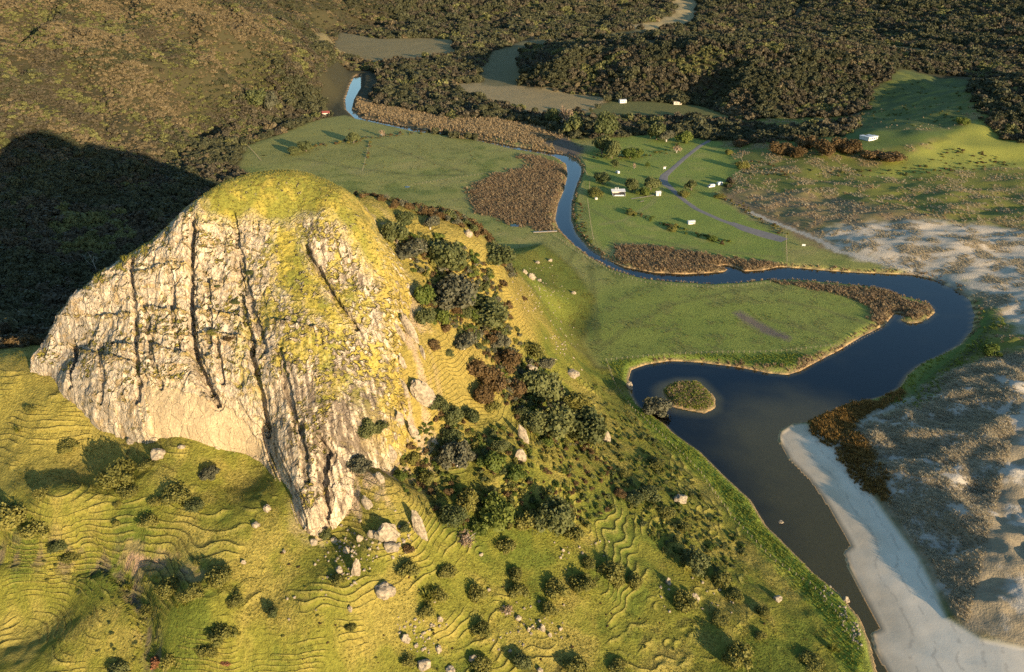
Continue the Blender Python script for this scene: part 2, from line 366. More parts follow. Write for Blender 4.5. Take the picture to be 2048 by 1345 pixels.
def dhs(A, p, q):
    i = np.clip(((p-pg[0])/DS).astype(int), 0, NP_-2); j = np.clip(((q-qg[0])/DS).astype(int), 0, NQ_-2)
    tx = np.clip((p-pg[i])/DS, 0, 1); ty = np.clip((q-qg[j])/DS, 0, 1)
    return (A[j, i]*(1-tx)+A[j, i+1]*tx)*(1-ty) + (A[j+1, i]*(1-tx)+A[j+1, i+1]*tx)*ty
def dome_hit(px, py, A=None):
    A = DH0 if A is None else A
    dx, dy, dz = ray(px, py); Y = np.arange(140, 260, 0.15); t = Y/dy
    P = np.c_[dx*t, Y, CAM_H+dz*t]; p, q, h = to_dome(P); g = dhs(A, p, q)
    ok = (h < g) & (p > pg[0]) & (p < pg[-1]) & (q > qg[0]) & (q < qg[-1])
    k = np.nonzero(ok)[0]
    if len(k) == 0:
        k = [int(np.argmin(np.abs(h-g)))]; P = P + np.array([0, 900.0, 0])
    k = k[0]; return P[k], p[k], q[k]
def dpoly(pts): return np.array([dome_hit(a, b)[1:] for a, b in pts])
def dworld(pts): return np.stack(to_dome(np.array(pts, float))[:2], 1)
grass_top = np.r_[dpoly([(770,570),(735,540),(700,480),(650,425),(610,430),(570,455),(500,440),(440,445),(405,440)]), dworld([at_y(395,405,223), at_y(340,450,221), at_y(265,510,219)]),
    dworld([at_y(a, b, Y) + np.array([2, 20, -8]) for a, b, Y in [(265,510,219),(430,375,224),(540,345,228),(600,350,228),(700,403,224)]]), dworld([at_y(765,490,216), at_y(785,560,210)])]
grass_slab = dpoly([(545,450),(600,460),(612,510),(650,580),(690,630),(700,660),(650,650),(600,615),(555,585),(540,530)])
grass_low = dpoly([(520,590),(600,615),(700,665),(760,700),(790,760),(730,770),(640,735),(560,680)])
slab = dpoly([(278,768),(330,765),(420,788),(470,810),(530,880),(520,928),(420,902),(300,884),(290,830)])
wP = DP + 1.5*fbm(DP, DQ, 6, 2, 61); wQ = DQ + 1.5*fbm(DP, DQ, 6, 2, 63)
gTop = sstep(2.5, -2.5, sd_poly(wP, wQ, grass_top, 20)); gSl = sstep(1.8, -1.8, sd_poly(wP, wQ, grass_slab, 20)); gLo = sstep(3, -3, sd_poly(wP, wQ, grass_low, 20))
sl = sstep(0.8, -0.8, sd_poly(DP + 0.6*fbm(DP, DQ, 3, 2, 65), DQ + 0.8*fbm(DP, DQ, 3, 2, 66), slab, 20))
gm = np.clip(np.maximum(gTop, gSl), 0, 1)
right = sstep(14, 27, DP + 0.12*DQ)          # lichened, finer-ribbed part
rock = 1 - gm*0.85
D = np.zeros_like(DP)
# broad vertical ribs and blocks, finer fracturing, bedding ledges
wx1 = DP + 0.9*fbm(DP, DQ, 4, 2, 72); wq1 = DQ + 1.2*fbm(DP, DQ, 5, 2, 74)
bv, bg_ = worley(wx1, wq1*0.5, 3.6, 3); bv2, bg2 = worley(wx1 + 0.3*fbm(DP, DQ, 1.2, 2, 78), wq1*0.6, 1.35, 5)
leftp = 1 - right
D += rock*(1-0.75*sl)*(0.75*fbm(DP, DQ*0.4, 11, 3, 71) + leftp*(0.80*(bv-0.5) - 0.22*sstep(0.10, 0.0, bg_)*(bv > 0.45)) + (0.26+0.16*leftp)*(bv2-0.5) - 0.10*sstep(0.12, 0.0, bg2)*(bv2 > 0.5))
D += rock*(1-0.6*sl)*(0.20*fbm(DP, DQ*0.6, 1.6, 3, 75, 0.6))
lq = (DQ + 1.6*fbm(DP, DQ, 14, 2, 77) + 0.06*DP)/6.2; lf = lq - np.floor(lq)
led = (1-gm)*(1-sl)*(1-0.75*right)*sstep(-0.2, 0.35, fbm(DP, DQ, 12, 2, 79)+0.1)
D += led*0.6*(np.where(lf < 0.9, lf/0.9, (1-lf)/0.10)-0.5)*-1.0
ledge_grass = led*sstep(0.0, 0.04, lf)*sstep(0.16, 0.08, lf)
for pts in [[(266,548),(310,536),(380,526)], [(286,612),(330,618),(374,624)], [(196,634),(230,632),(262,628)], [(390,618),(430,624),(478,634)], [(394,668),(440,668),(490,676),(524,684)], [(225,692),(262,690)], [(300,690),(345,700),(378,706)], [(400,560),(440,566)], [(160,700),(215,712),(262,722)], [(540,640),(600,650),(640,655)], [(390,715),(430,712)]]:
    pq = np.array([dome_hit(a, b)[1:] for a, b in pts]); o_ = np.argsort(pq[:, 0]); pq = pq[o_]
    ql = np.interp(DP, pq[:, 0], pq[:, 1]) + 0.5*fbm(DP, 0*DP, 2.5, 2, 76); wp_ = sstep(pq[0, 0]-1.2, pq[0, 0]+0.6, DP)*sstep(pq[-1, 0]+1.2, pq[-1, 0]-0.6, DP); dv = DQ - ql
    D += wp_*(0.8*np.exp(np.minimum(dv, 0)/3.0)*(dv < 0) - 0.7*np.exp(-np.maximum(dv, 0)/2.5)*(dv >= 0)); ledge_grass = np.maximum(ledge_grass, wp_*np.exp(-((dv+0.5)/0.9)**2))
# slanting ribs on the right
rb = (DP*0.95 + DQ*0.30 + 0.8*fbm(DP, DQ, 7, 2, 81))/2.1; rf = rb - np.floor(rb)
D += (1-gm)*right*0.34*(np.abs(rf-0.5)*2-0.5)*sstep(-0.5, 0.3, fbm(DP, DQ, 9, 2, 83))
# grass humps and tracks on the crown
tz = (DH0*DN[2] + DQ*EQ[2] + 1.5*fbm(DP, DQ, 8, 3, 85) + 0.5*fbm(DP+DQ, DQ, 3, 2, 86))/1.0; tf = tz - np.floor(tz)
D += gm*0.22*sstep(-0.3, 0.3, fbm(DP, DQ, 5, 2, 88))*(np.where(tf < 0.7, tf/0.7, (1-tf)/0.3)-0.5) + gm*0.16*fbm(DP, DQ, 2.2, 2, 87)
D -= 1.0*sl
# joints
CRK = np.zeros_like(D)
for pts, w, dep in [([(385,440),(383,480),(380,600),(383,700),(412,775),(432,802)], 0.75, 3.6), ([(383,690),(392,720),(408,765)], 1.5, 2.0), ([(262,522),(268,600),(271,690),(276,770),(272,800)], 0.4, 1.8),
     ([(610,492),(622,520),(650,565),(680,615),(712,655)], 0.6, 2.6), ([(638,880),(652,905),(645,940),(650,985),(648,1050)], 0.8, 4.0), ([(500,695),(512,745),(525,800),(535,860)], 0.55, 2.6),
     ([(145,685),(152,720),(140,770)], 0.45, 2.0), ([(434,682),(437,720),(444,760)], 0.4, 1.6), ([(465,430),(480,520),(505,620),(530,700)], 0.3, 1.2), ([(288,610),(300,700),(318,770)], 0.3, 1.2),
     ([(470,520),(490,640),(505,690)], 0.3, 1.3), ([(558,700),(580,800),(592,860)], 0.3, 1.2), ([(790,800),(815,850),(828,870)], 0.5, 1.5), ([(600,850),(606,900),(612,960)], 0.3, 1.2), ([(200,690),(205,760),(200,800)], 0.25, 1.0),
     ([(340,540),(345,620),(352,700)], 0.25, 0.9), ([(415,560),(420,640),(418,690)], 0.25, 0.9)]:
    pq = np.array([dome_hit(a, b)[1:] for a, b in pts])
    jx = DP + 0.5*fbm(DP, DQ, 2.5, 2, 89); d = d_line(jx, DQ, pq, 12)
    D -= dep*np.exp(-(d/w)**2); CRK = np.maximum(CRK, np.exp(-(d/(w*1.3))**2))
# overhung recess left of the long buttress
rec = d_line(DP, DQ, np.array([dome_hit(a, b)[1:] for a, b in [(528,850),(540,900),(560,950),(585,1000),(600,1045)]]), 12)
D -= 2.6*np.exp(-(rec/1.5)**2)
for a, b, r, dep in [(478,762,1.4,1.6),(500,550,1.0,0.9),(470,615,1.1,0.9),(415,770,0.9,1.2),(172,770,1.0,1.2),(318,870,1.2,1.0)]:
    _, p0, q0 = dome_hit(a, b); D -= dep*np.exp(-((DP-p0)**2 + (DQ-q0)**2)/(r*r))
ol = [at_y(a, b, Y) for a, b, Y in [(62,740,203),(130,790,194.5),(190,850,187),(300,885,178.5),(420,900,176.5),(520,930,175),(545,965,169.5),(605,1050,154),(650,1055,155.5),(700,1020,161),(750,930,173),(795,850,183),
   (800,780,190.5),(795,700,196.5),(785,600,206),(770,520,213),(740,460,218),(715,410,224)]] + [np.array(p, float) for p in [at_y(a, b, Y) + np.array([1, 14, -6]) for a, b, Y in [(700,403,224),(600,350,228),(540,345,228),(430,375,224),(330,455,221),(250,515,219),(110,640,211)]]]
op, oq, _ = to_dome(np.array(ol)); so = sd_poly(DP + 0.8*fbm(DP, DQ, 4, 2, 67), DQ + 0.8*fbm(DP, DQ, 4, 2, 68), np.c_[op, oq], 30)
rightside = sstep(12, 25, DP)*sstep(-30, -15, DQ); D -= sstep(0.0, 5.0, so)*(3 + 2.5*rightside) + np.maximum(so, 0)*0.5
DH = DH0 + D
DV = DO + DP[..., None]*EP + DQ[..., None]*EQ + DH[..., None]*DN
under = DV[..., 2] - hz(DV[..., 0], DV[..., 1])
idx = np.arange(NP_*NQ_).reshape(NQ_, NP_)
quad = np.stack([idx[:-1, :-1], idx[:-1, 1:], idx[1:, 1:], idx[1:, :-1]], -1).reshape(-1, 4)
um = (under.ravel()[quad].max(1) > -1.5) & (so.ravel()[quad].min(1) < 5)
quad = quad[um]; used = np.unique(quad); remap = np.full(NP_*NQ_, -1); remap[used] = np.arange(len(used)); quad = remap[quad]
# colours of rock, lichen and turf
dq_, dp_ = np.gradient(DH, DS, DS)
nrm = DN - dp_[..., None]*EP - dq_[..., None]*EQ; nrm /= np.linalg.norm(nrm, axis=-1, keepdims=True)
n1 = fbm(DP, DQ*0.5, 5, 4, 91); n2 = fbm(DP*1.0+DQ*0.3, DQ*0.16, 0.9, 3, 93, 0.65); n3 = fbm(DP, DQ, 1.3, 3, 95, 0.6)
col = np.empty(DP.shape + (3,)); col[:] = (0.42, 0.35, 0.25)
col = mixc(col, (0.50, 0.42, 0.30), sstep(-0.2, 0.5, n1)); col = mixc(col, (0.33, 0.235, 0.12), sstep(0.1, 0.7, n3)*0.6)
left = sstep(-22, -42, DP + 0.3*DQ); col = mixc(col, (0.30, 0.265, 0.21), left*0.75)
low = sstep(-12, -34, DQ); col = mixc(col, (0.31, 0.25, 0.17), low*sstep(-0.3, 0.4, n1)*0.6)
col = mixc(col, (0.34, 0.235, 0.10), leftp*sstep(0.15, 0.6, fbm(DP, DQ*1.6, 4, 3, 90) + 0.3*n3)*0.55*(1-sl)); col = mixc(col, (0.33, 0.255, 0.15), sl*0.9)
lich = right*sstep(-0.05, 0.35, n2 + 0.45*fbm(DP, DQ, 16, 3, 97) + 0.40*sstep(12, -14, DQ)*sstep(-34, -24, DQ) - 0.10)*(1-gm)
col = mixc(col, (0.105, 0.08, 0.058), lich*0.85)
col = mixc(col, (0.17, 0.13, 0.085), CRK*0.4); col = mixc(col, (0.16, 0.12, 0.08), rock*(1-sl)*np.maximum(leftp*sstep(0.08, 0.0, bg_)*0.25, sstep(0.10, 0.0, bg2)*0.15)); col *= (0.86 + 0.28*(bv2*0.6+bv*0.4)*rock + 0.14*(1-rock))[..., None]
flatness = sstep(0.62, 0.86, nrm[..., 2] + 0.15*n3)
turf = np.clip(np.maximum.reduce([gm*sstep(-1.0, -0.35, n3 + 0.5*n1 + 0.35*gTop), 0.95*gLo*sstep(-0.35, 0.15, n3 + 0.5*n1),
    flatness*sstep(-0.3, 0.2, n1+0.1)*(1-0.6*sl), ledge_grass*0.8*sstep(-0.2, 0.2, n3+0.1), 0.85*sstep(0.0, 0.35, n1 + 0.55*n3 + 0.15*gLo)*sstep(4, 18, DP)*sstep(-22, -8, DQ)*(1-sl)]), 0, 1)
tcol = mixc(np.broadcast_to(np.array((0.285, 0.235, 0.045)), col.shape), (0.17, 0.165, 0.03), sstep(0.0, 0.6, fbm(DP, DQ, 7, 3, 99) + 0.5*gTop*sstep(10, 30, DQ)))
tcol = mixc(tcol, (0.20, 0.13, 0.05), sstep(0.3, 0.8, ledge_grass)*0.6)
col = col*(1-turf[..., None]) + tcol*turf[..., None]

edge_t = sstep(-5, 0.5, so + 2.2*n1)*sstep(14, 24, DP)*sstep(-30, -18, DQ)*sstep(-0.5, 0.1, n3 + 0.2); col = col*(1-edge_t[..., None]) + np.array((0.29, 0.225, 0.055))*edge_t[..., None]
col *= np.array([1.10, 1.08, 1.05])
def vcol_mat(name, bump_scale, bump_strength, detail_scale, extra=None, rough=0.9, dist=0.3):
    m, nt, b = new_mat(name); L = nt.links
    at = nd(nt, 'ShaderNodeAttribute', attribute_name='col'); tc = nd(nt, 'ShaderNodeNewGeometry')
    n1 = nd(nt, 'ShaderNodeTexNoise', Scale=detail_scale, Detail=6.0, Roughness=0.7); L.new(tc.outputs['Position'], n1.inputs['Vector'])
    mr = nd(nt, 'ShaderNodeMapRange'); mr.inputs[1].default_value = 0.25; mr.inputs[2].default_value = 0.75; mr.inputs[3].default_value = -0.42; mr.inputs[4].default_value = 0.42
    L.new(n1.outputs[0], mr.inputs[0])
    at3 = nd(nt, 'ShaderNodeAttribute', attribute_name='rough'); mv = nd(nt, 'ShaderNodeMath', operation='MULTIPLY_ADD'); mv.inputs[2].default_value = 1.0; L.new(mr.outputs[0], mv.inputs[0]); L.new(at3.outputs['Fac'], mv.inputs[1])
    sc_ = nd(nt, 'ShaderNodeVectorMath', operation='SCALE'); L.new(at.outputs['Color'], sc_.inputs[0]); L.new(mv.outputs[0], sc_.inputs['Scale'])
    L.new(sc_.outputs[0], b.inputs['Base Color'])
    n2 = nd(nt, 'ShaderNodeTexNoise', Scale=bump_scale, Detail=5.0, Roughness=0.65); L.new(tc.outputs['Position'], n2.inputs['Vector'])
    at2 = nd(nt, 'ShaderNodeAttribute', attribute_name='rough')
    ms = nd(nt, 'ShaderNodeMath', operation='MULTIPLY'); ms.inputs[1].default_value = bump_strength; L.new(at2.outputs['Fac'], ms.inputs[0])
    bp = nd(nt, 'ShaderNodeBump', Distance=dist); L.new(n2.outputs[0], bp.inputs['Height']); L.new(ms.outputs[0], bp.inputs['Strength'])
    L.new(bp.outputs[0], b.inputs['Normal']); b.inputs['Roughness'].default_value = rough; b.inputs['Specular IOR Level'].default_value = 0.12
    return m
M_rock = vcol_mat('weathered_rock', 3.0, 0.6, 2.2, dist=0.3)
nt = M_rock.node_tree; L = nt.links; b = nt.nodes['Principled BSDF']; gp = nd(nt, 'ShaderNodeNewGeometry'); mp = nd(nt, 'ShaderNodeMapping'); mp.inputs['Scale'].default_value = (1.0, 0.7, 0.42); mp.inputs['Rotation'].default_value = (0.0, 0.12, 0.0)
wv = nd(nt, 'ShaderNodeTexNoise', Scale=0.8, Detail=4.0); L.new(gp.outputs['Position'], wv.inputs['Vector']); av = nd(nt, 'ShaderNodeVectorMath', operation='MULTIPLY_ADD'); av.inputs[1].default_value = (1.1, 1.1, 1.1); L.new(wv.outputs['Color'], av.inputs[0]); L.new(gp.outputs['Position'], av.inputs[2]); L.new(av.outputs[0], mp.inputs['Vector'])
ra = nd(nt, 'ShaderNodeAttribute', attribute_name='rock'); prev = [n for n in nt.nodes if n.bl_idname == 'ShaderNodeBump'][0].outputs[0]; csock = b.inputs['Base Color'].links[0].from_socket
for sc1, wid, dst in ((0.42, 0.05, 0.5), (1.15, 0.07, 0.22)):
    vo = nd(nt, 'ShaderNodeTexVoronoi', Scale=sc1); vo.feature = 'DISTANCE_TO_EDGE'; L.new(mp.outputs[0], vo.inputs['Vector'])
    m1 = nd(nt, 'ShaderNodeMapRange'); m1.inputs[2].default_value = wid; L.new(vo.outputs['Distance'], m1.inputs[0])
    vc = nd(nt, 'ShaderNodeTexVoronoi', Scale=sc1); L.new(mp.outputs[0], vc.inputs['Vector']); sx = nd(nt, 'ShaderNodeSeparateColor'); L.new(vc.outputs['Color'], sx.inputs[0])
    hsum = nd(nt, 'ShaderNodeMath', operation='MULTIPLY_ADD'); hsum.inputs[1].default_value = 0.9; L.new(sx.outputs[0], hsum.inputs[0]); L.new(m1.outputs[0], hsum.inputs[2])
    hk = nd(nt, 'ShaderNodeMath', operation='MULTIPLY'); L.new(hsum.outputs[0], hk.inputs[0]); L.new(ra.outputs['Fac'], hk.inputs[1])
    bb = nd(nt, 'ShaderNodeBump', Distance=dst, Strength=0.75); L.new(hk.outputs[0], bb.inputs['Height']); L.new(prev, bb.inputs['Normal']); prev = bb.outputs[0]
    # each block weathers to its own tone
    mt = nd(nt, 'ShaderNodeMapRange'); mt.inputs[3].default_value = 0.80; mt.inputs[4].default_value = 1.14; L.new(sx.outputs[1], mt.inputs[0])
    mk = nd(nt, 'ShaderNodeMix', data_type='FLOAT'); mk.inputs[2].default_value = 1.0; L.new(ra.outputs['Fac'], mk.inputs[0]); L.new(mt.outputs[0], mk.inputs[3])
    vs_ = nd(nt, 'ShaderNodeVectorMath', operation='SCALE'); L.new(csock, vs_.inputs[0]); L.new(mk.outputs[0], vs_.inputs['Scale']); csock = vs_.outputs[0]
L.new(prev, b.inputs['Normal']); L.new(csock, b.inputs['Base Color'])
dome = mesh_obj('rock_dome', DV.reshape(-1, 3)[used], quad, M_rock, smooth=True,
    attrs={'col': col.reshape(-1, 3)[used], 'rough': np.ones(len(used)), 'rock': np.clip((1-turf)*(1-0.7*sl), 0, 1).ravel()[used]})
tag(dome, 'huge cream rock dome with vertical cracks and yellow turf on its crown', 'rock outcrop')

# ------------------------------------------------------------------ what covers the ground
def zone(pts, soft, wob=2.0, world=None):
    P = hpoly(pts) if world is None else world
    return P, sstep(soft, -soft, sd_poly(GX + wob*NW1, GY + wob*NW2, P, 40))
NW1 = fbm(GX, GY, 9, 3, 101); NW2 = fbm(GX, GY, 9, 3, 103)
B1 = fbm(GX, GY, 60, 4, 105); B2 = fbm(GX, GY, 14, 4, 107); B3 = fbm(GX, GY, 3.5, 3, 109)
ZP = {}; W = {}
for k, (pts, soft, wob) in {
  'reeds_a': ([(930,385),(945,370),(1000,347),(1060,332),(1035,308),(1085,314),(1128,335),(1130,360),(1112,415),(1104,440),(1112,465),(1060,455),(1000,440),(955,425)], 5, 5.0),
  'reeds_b': ([(715,195),(760,212),(830,222),(900,238),(1000,238),(1080,253),(1130,273),(1168,298),(1155,315),(1090,300),(960,275),(850,257),(770,243),(712,228)], 3, 5.0),
  'mud_b': ([(1085,285),(1130,276),(1168,298),(1158,318),(1120,308)], 3, 2.0),
  'tan_field': ([(900,168),(1000,164),(1060,175),(1130,185),(1222,197),(1180,226),(1120,236),(1060,226),(1000,208),(935,192)], 4, 4.0),
  'field_b': ([(1222,202),(1300,204),(1400,212),(1480,238),(1430,252),(1370,243),(1300,236),(1160,238),(1180,222)], 3, 1.5),
  'field_a': ([(500,292),(560,268),(640,238),(690,231),(770,251),(900,272),(960,300),(480,335)], 3, 1.5),
  'forest_r': ([(1940,165),(2060,140),(2250,140),(2250,300),(2060,288),(2000,275),(1958,240)], 4, 3),
  'forest_belt': ([(1360,238),(1480,242),(1560,262),(1700,245),(1725,225),(1705,268),(1560,284),(1480,290),(1420,276),(1380,262)], 3, 3),
  'camp': ([(1168,338),(1178,305),(1205,278),(1300,270),(1380,276),(1440,283),(1470,300),(1485,340),(1425,388),(1500,440),(1572,478),(1572,530),(1500,520),(1300,488),(1230,480),(1205,500),(1180,450),(1172,400)], 2, 1.0),
  'reeds_c': ([(1228,488),(1300,490),(1450,515),(1568,528),(1555,545),(1480,548),(1430,552),(1370,555),(1300,550),(1235,525)], 1.5, 2.0),
  'reeds_p': ([(1540,563),(1690,572),(1780,585),(1815,602),(1875,620),(1840,650),(1790,635),(1768,652),(1735,640),(1740,615),(1690,592),(1600,575)], 1.5, 2.0),
  'reeds_l': ([(1262,742),(1330,722),(1450,722),(1580,735),(1680,690),(1760,655),(1775,650),(1700,695),(1600,750),(1480,742),(1340,728)], 1.2, 1.5),
  'rank_l': ([(1210,725),(1330,713),(1500,708),(1640,712),(1560,738),(1440,722),(1330,722),(1265,742),(1262,790),(1240,760)], 1.5, 1.5),
  'up_field': ([(630,74),(680,64),(760,78),(840,76),(912,80),(915,108),(830,122),(745,132),(690,112),(640,96)], 5, 6.0),
  'far_tan': ([(1290,0),(1345,0),(1350,20),(1310,42),(1250,52),(1230,60),(1310,62),(1390,48),(1400,0)], 8, 8.0),
  'hill_grass': ([(1725,250),(1735,190),(1780,150),(1815,140),(1940,160),(1935,220),(1925,245),(1880,262),(1800,258),(1700,275)], 4, 4.0),
  'terrace': ([(1560,285),(1620,272),(1720,262),(1850,262),(1925,250),(1930,262),(1850,285),(1760,300),(1720,310),(1600,300)], 4, 2.5),
  'bright': ([(1840,300),(1900,280),(1935,245),(1960,240),(2000,280),(2060,290),(2160,310),(2160,335),(1980,335),(1850,350),(1720,355),(1760,330)], 4, 3.0),
  'brown_scrub': ([(1440,392),(1480,378),(1560,385),(1680,395),(1800,420),(1900,430),(1800,455),(1640,455),(1680,510),(1640,500),(1520,445)], 6, 6.0),
  'sand_dune': ([(1640,462),(1750,445),(1850,440),(1960,450),(2160,470),(2160,690),(2040,665),(1960,600),(1900,560),(1800,540),(1700,510),(1660,490)], 6, 6.0),
  'marram': ([(1770,830),(1900,745),(2048,700),(2300,720),(2300,1330),(2060,1300),(1960,1283),(1892,1238),(1862,1180),(1832,1118),(1772,1038),(1718,958),(1690,905),(1680,870)], 4, 4.0),
  'lane': ([(1985,612),(1998,620),(1962,668),(1905,718),(1850,765),(1822,802),(1800,812),(1815,790),(1845,752),(1900,706),(1950,655)], 1.2, 0.4),
  'rust_a': ([(1612,842),(1680,815),(1760,800),(1800,782),(1812,790),(1760,815),(1715,840),(1700,870),(1655,890),(1622,865)], 1.5, 1.5),
  'rust_b': ([(1672,895),(1712,868),(1745,905),(1768,960),(1775,1005),(1735,985),(1690,935)], 1.5, 1.5),
  'bank_grass': ([(1270,800),(1330,850),(1400,905),(1450,955),(1500,1000),(1530,1050),(1580,1100),(1640,1155),(1690,1205),(1712,1260),(1735,1345),(1690,1345),(1650,1240),(1560,1140),(1480,1050),(1420,970),(1340,900),(1290,850),(1255,800)], 1.5, 1.0),
  'dirt': ([(1465,625),(1480,622),(1510,640),(1580,675),(1575,682),(1530,668),(1490,645)], 1.0, 1.2),
  'spit_path': ([(1600,850),(1640,868),(1700,862),(1760,815),(1830,795),(1828,803),(1765,828),(1715,868),(1668,905),(1620,885)], 1.5, 1.0),
 }.items():
    ZP[k], W[k] = zone(pts, soft, wob)
ringl = hpoly([(1003,165),(997,135),(1014,106),(1070,86),(1180,74),(1330,67),(1480,64),(1620,70),(1740,86),(1830,108)])
W['ring'] = sstep(34, 22, d_line(GX + 6*NW1, GY + 6*NW2, ringl, 60))
sandtrack = hpoly([(1500,425),(1560,450),(1625,475),(1680,505),(1760,525),(1850,545),(1910,565),(1960,600),(2048,640)])
W['track'] = sstep(2.2, 0.8, d_line(GX + NW1, GY + NW2, sandtrack, 20))
TOE = sstep(-75, -60, GX)*sstep(95, 80, GX)*sstep(295, 325, GY)*sstep(470, 440, GY)*sstep(-3, 3, sdF)
fore = np.maximum(headland*sstep(335, 320, GY), TOE)
open_left = sstep(6, -3, sdF)*(GX < 60)*sstep(1.0, 2.0, sdR)
open_flat = sstep(4, -4, sdF)*sstep(760, 700, GY)
right_open = ((GX > 90) & (GY < 800)).astype(float)*sstep(2, 8, sdF)

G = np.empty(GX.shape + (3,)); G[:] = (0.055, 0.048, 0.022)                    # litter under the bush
G = mixc(G, (0.245, 0.235, 0.065), open_flat)
G = mixc(G, (0.33, 0.27, 0.10), open_flat*sstep(0.0, 0.7, B1 + 0.4*B2)*0.55)
G = mixc(G, (0.14, 0.17, 0.04), open_flat*sstep(0.05, 0.6, -B1 + 0.5*B2)*0.7)
near_green = sstep(420, 370, GY)*open_flat; G = mixc(G, (0.185, 0.22, 0.04), near_green*0.75)
G = mixc(G, (0.20, 0.175, 0.06), near_green*sstep(0.15, 0.6, B2+0.5*B3)*0.45)
G = mixc(G, (0.15, 0.15, 0.032), right_open)
G = mixc(G, (0.22, 0.17, 0.065), right_open*sstep(-0.1, 0.5, B2 + 0.4*B1))
G = mixc(G, (0.24, 0.225, 0.065), W['field_a']); G = mixc(G, (0.30, 0.22, 0.10), W['tan_field']); G = mixc(G, (0.25, 0.19, 0.08), W['up_field']*0.9); G = mixc(G, (0.30, 0.23, 0.11), W['far_tan'])
G = mixc(G, (0.15, 0.14, 0.045), W['field_b']); G = mixc(G, (0.19, 0.23, 0.045), W['camp']*(0.9 - 0.35*sstep(0, 0.6, B2)))
G = mixc(G, (0.15, 0.105, 0.055), np.maximum.reduce([W['reeds_a'], W['reeds_c'], W['reeds_p'], W['reeds_l']])*0.9)
G = mixc(G, (0.22, 0.155, 0.085), W['reeds_b']*0.9); G = mixc(G, (0.13, 0.10, 0.075), W['mud_b']*0.9)
G = mixc(G, (0.14, 0.19, 0.025), W['rank_l']*0.8)
G = mixc(G, (0.085, 0.105, 0.033), W['hill_grass']*0.9); G = mixc(G, (0.19, 0.19, 0.04), W['hill_grass']*sstep(0.1, 0.5, B2+0.5*B3)*0.6)
G = mixc(G, (0.26, 0.21, 0.13), W['hill_grass']*sstep(925, 950, GY)*0.8)
G = mixc(G, (0.085, 0.12, 0.03), W['terrace']*0.9); G = mixc(G, (0.27, 0.265, 0.05), W['bright']*0.95)
G = mixc(G, (0.24, 0.16, 0.08), W['brown_scrub']*(0.6+0.4*sstep(-0.3, 0.3, B2)))
sandc = mixc(np.broadcast_to(np.array((0.47, 0.39, 0.285)), G.shape), (0.28, 0.215, 0.13), sstep(0.05, 0.5, B2*0.8 + 0.6*B3 + 0.15))
G = G*(1-W['sand_dune'][..., None]) + sandc*W['sand_dune'][..., None]
marc = mixc(np.broadcast_to(np.array((0.42, 0.365, 0.285)), G.shape), (0.265, 0.21, 0.13), sstep(-0.55, 0.0, B2 + 0.5*B3))
mm = np.clip(W['marram'], 0, 1)*sstep(-1, 1, sdB); G = G*(1-mm[..., None]) + marc*mm[..., None]
G = mixc(G, (0.09, 0.13, 0.025), W['lane']); G = mixc(G, (0.17, 0.115, 0.03), np.maximum(W['rust_a'], W['rust_b'])*0.9)
G = mixc(G, (0.42, 0.37, 0.29), np.maximum(W['track']*sstep(380, 400, GY+0*GX), W['spit_path'])*0.9)
G = mixc(G, (0.16, 0.12, 0.095), W['dirt']*0.9)
G = mixc(G, (0.145, 0.125, 0.055), W['ring']*0.9)
for pts, wd, cc in [([(1195,705),(1260,650),(1340,610),(1450,585),(1540,575)], 0.8, (0.13, 0.13, 0.04)), ([(1180,520),(1187,600),(1195,690)], 0.9, (0.12, 0.12, 0.035)), ([(1560,600),(1650,620),(1735,650)], 0.8, (0.15, 0.13, 0.05)), ([(1540,640),(1640,665),(1690,690)], 0.8, (0.13, 0.12, 0.045)),
     ([(600,318),(700,335),(830,352),(930,350)], 1.4, (0.14, 0.13, 0.05)), ([(760,290),(850,320),(930,345)], 1.4, (0.15, 0.14, 0.05)), ([(1185,420),(1260,470),(1400,500),(1560,515)], 1.2, (0.15, 0.15, 0.05)), ([(1330,372),(1300,410),(1250,440),(1200,450)], 1.0, (0.26, 0.23, 0.09)), ([(1170,480),(1120,540),(1090,600)], 0.8, (0.10, 0.10, 0.03))]:
    G = mixc(G, cc, sstep(wd*2, wd*0.6, d_line(GX + 0.6*NW1, GY + 0.6*NW2, hpoly(pts), 20))*0.45*(sdR > 1))
# headland turf: yellow-green, straw where dry, greener in hollows; worn treads and bare slips
t1 = fbm(GX, GY, 22, 4, 121); t2 = fbm(GX, GY, 5, 3, 123)
hcol = np.empty_like(G); hcol[:] = (0.155, 0.165, 0.026)
hcol = mixc(hcol, (0.245, 0.22, 0.05), sstep(-0.05, 0.65, t1 + 0.35*t2)); hcol = mixc(hcol, (0.085, 0.12, 0.018), sstep(0.1, 0.6, -t1 + 0.3*t2)*0.8)
flank = headland*sstep(30, 46, Z)*sstep(-55, -25, GX)*sstep(150, 165, GY); hcol = mixc(hcol, (0.285, 0.23, 0.06), flank*0.75)
dso = sd_poly(GX, GY, np.array([o_[:2] for o_ in ol]), 30); rubble = headland*sstep(16, 1, dso)*sstep(-60, -48, GX)*sstep(150, 156, GY)*sstep(0.0, 0.35, fbm(GX*1.0+0.4*GY, GY*0.6, 6, 4, 125, 0.6))
hcol = mixc(hcol, (0.36, 0.29, 0.19), rubble*0.9)
leftslope = headland*sstep(-30, -70, GX)*sstep(165, 185, GY - 0.3*(GX+100)); hcol = mixc(hcol, (0.275, 0.235, 0.055), leftslope*0.6)
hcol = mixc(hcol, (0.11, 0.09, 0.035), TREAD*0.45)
hcol = mixc(hcol, (0.33, 0.24, 0.14), sstep(0.6, -0.8, sdS)*sstep(-0.3, 0.2, t2+0.1)); hcol = mixc(hcol, (0.13, 0.10, 0.08), np.exp(-(dg/2.0)**2)*sstep(-0.1, 0.4, B3)*headland*0.7)
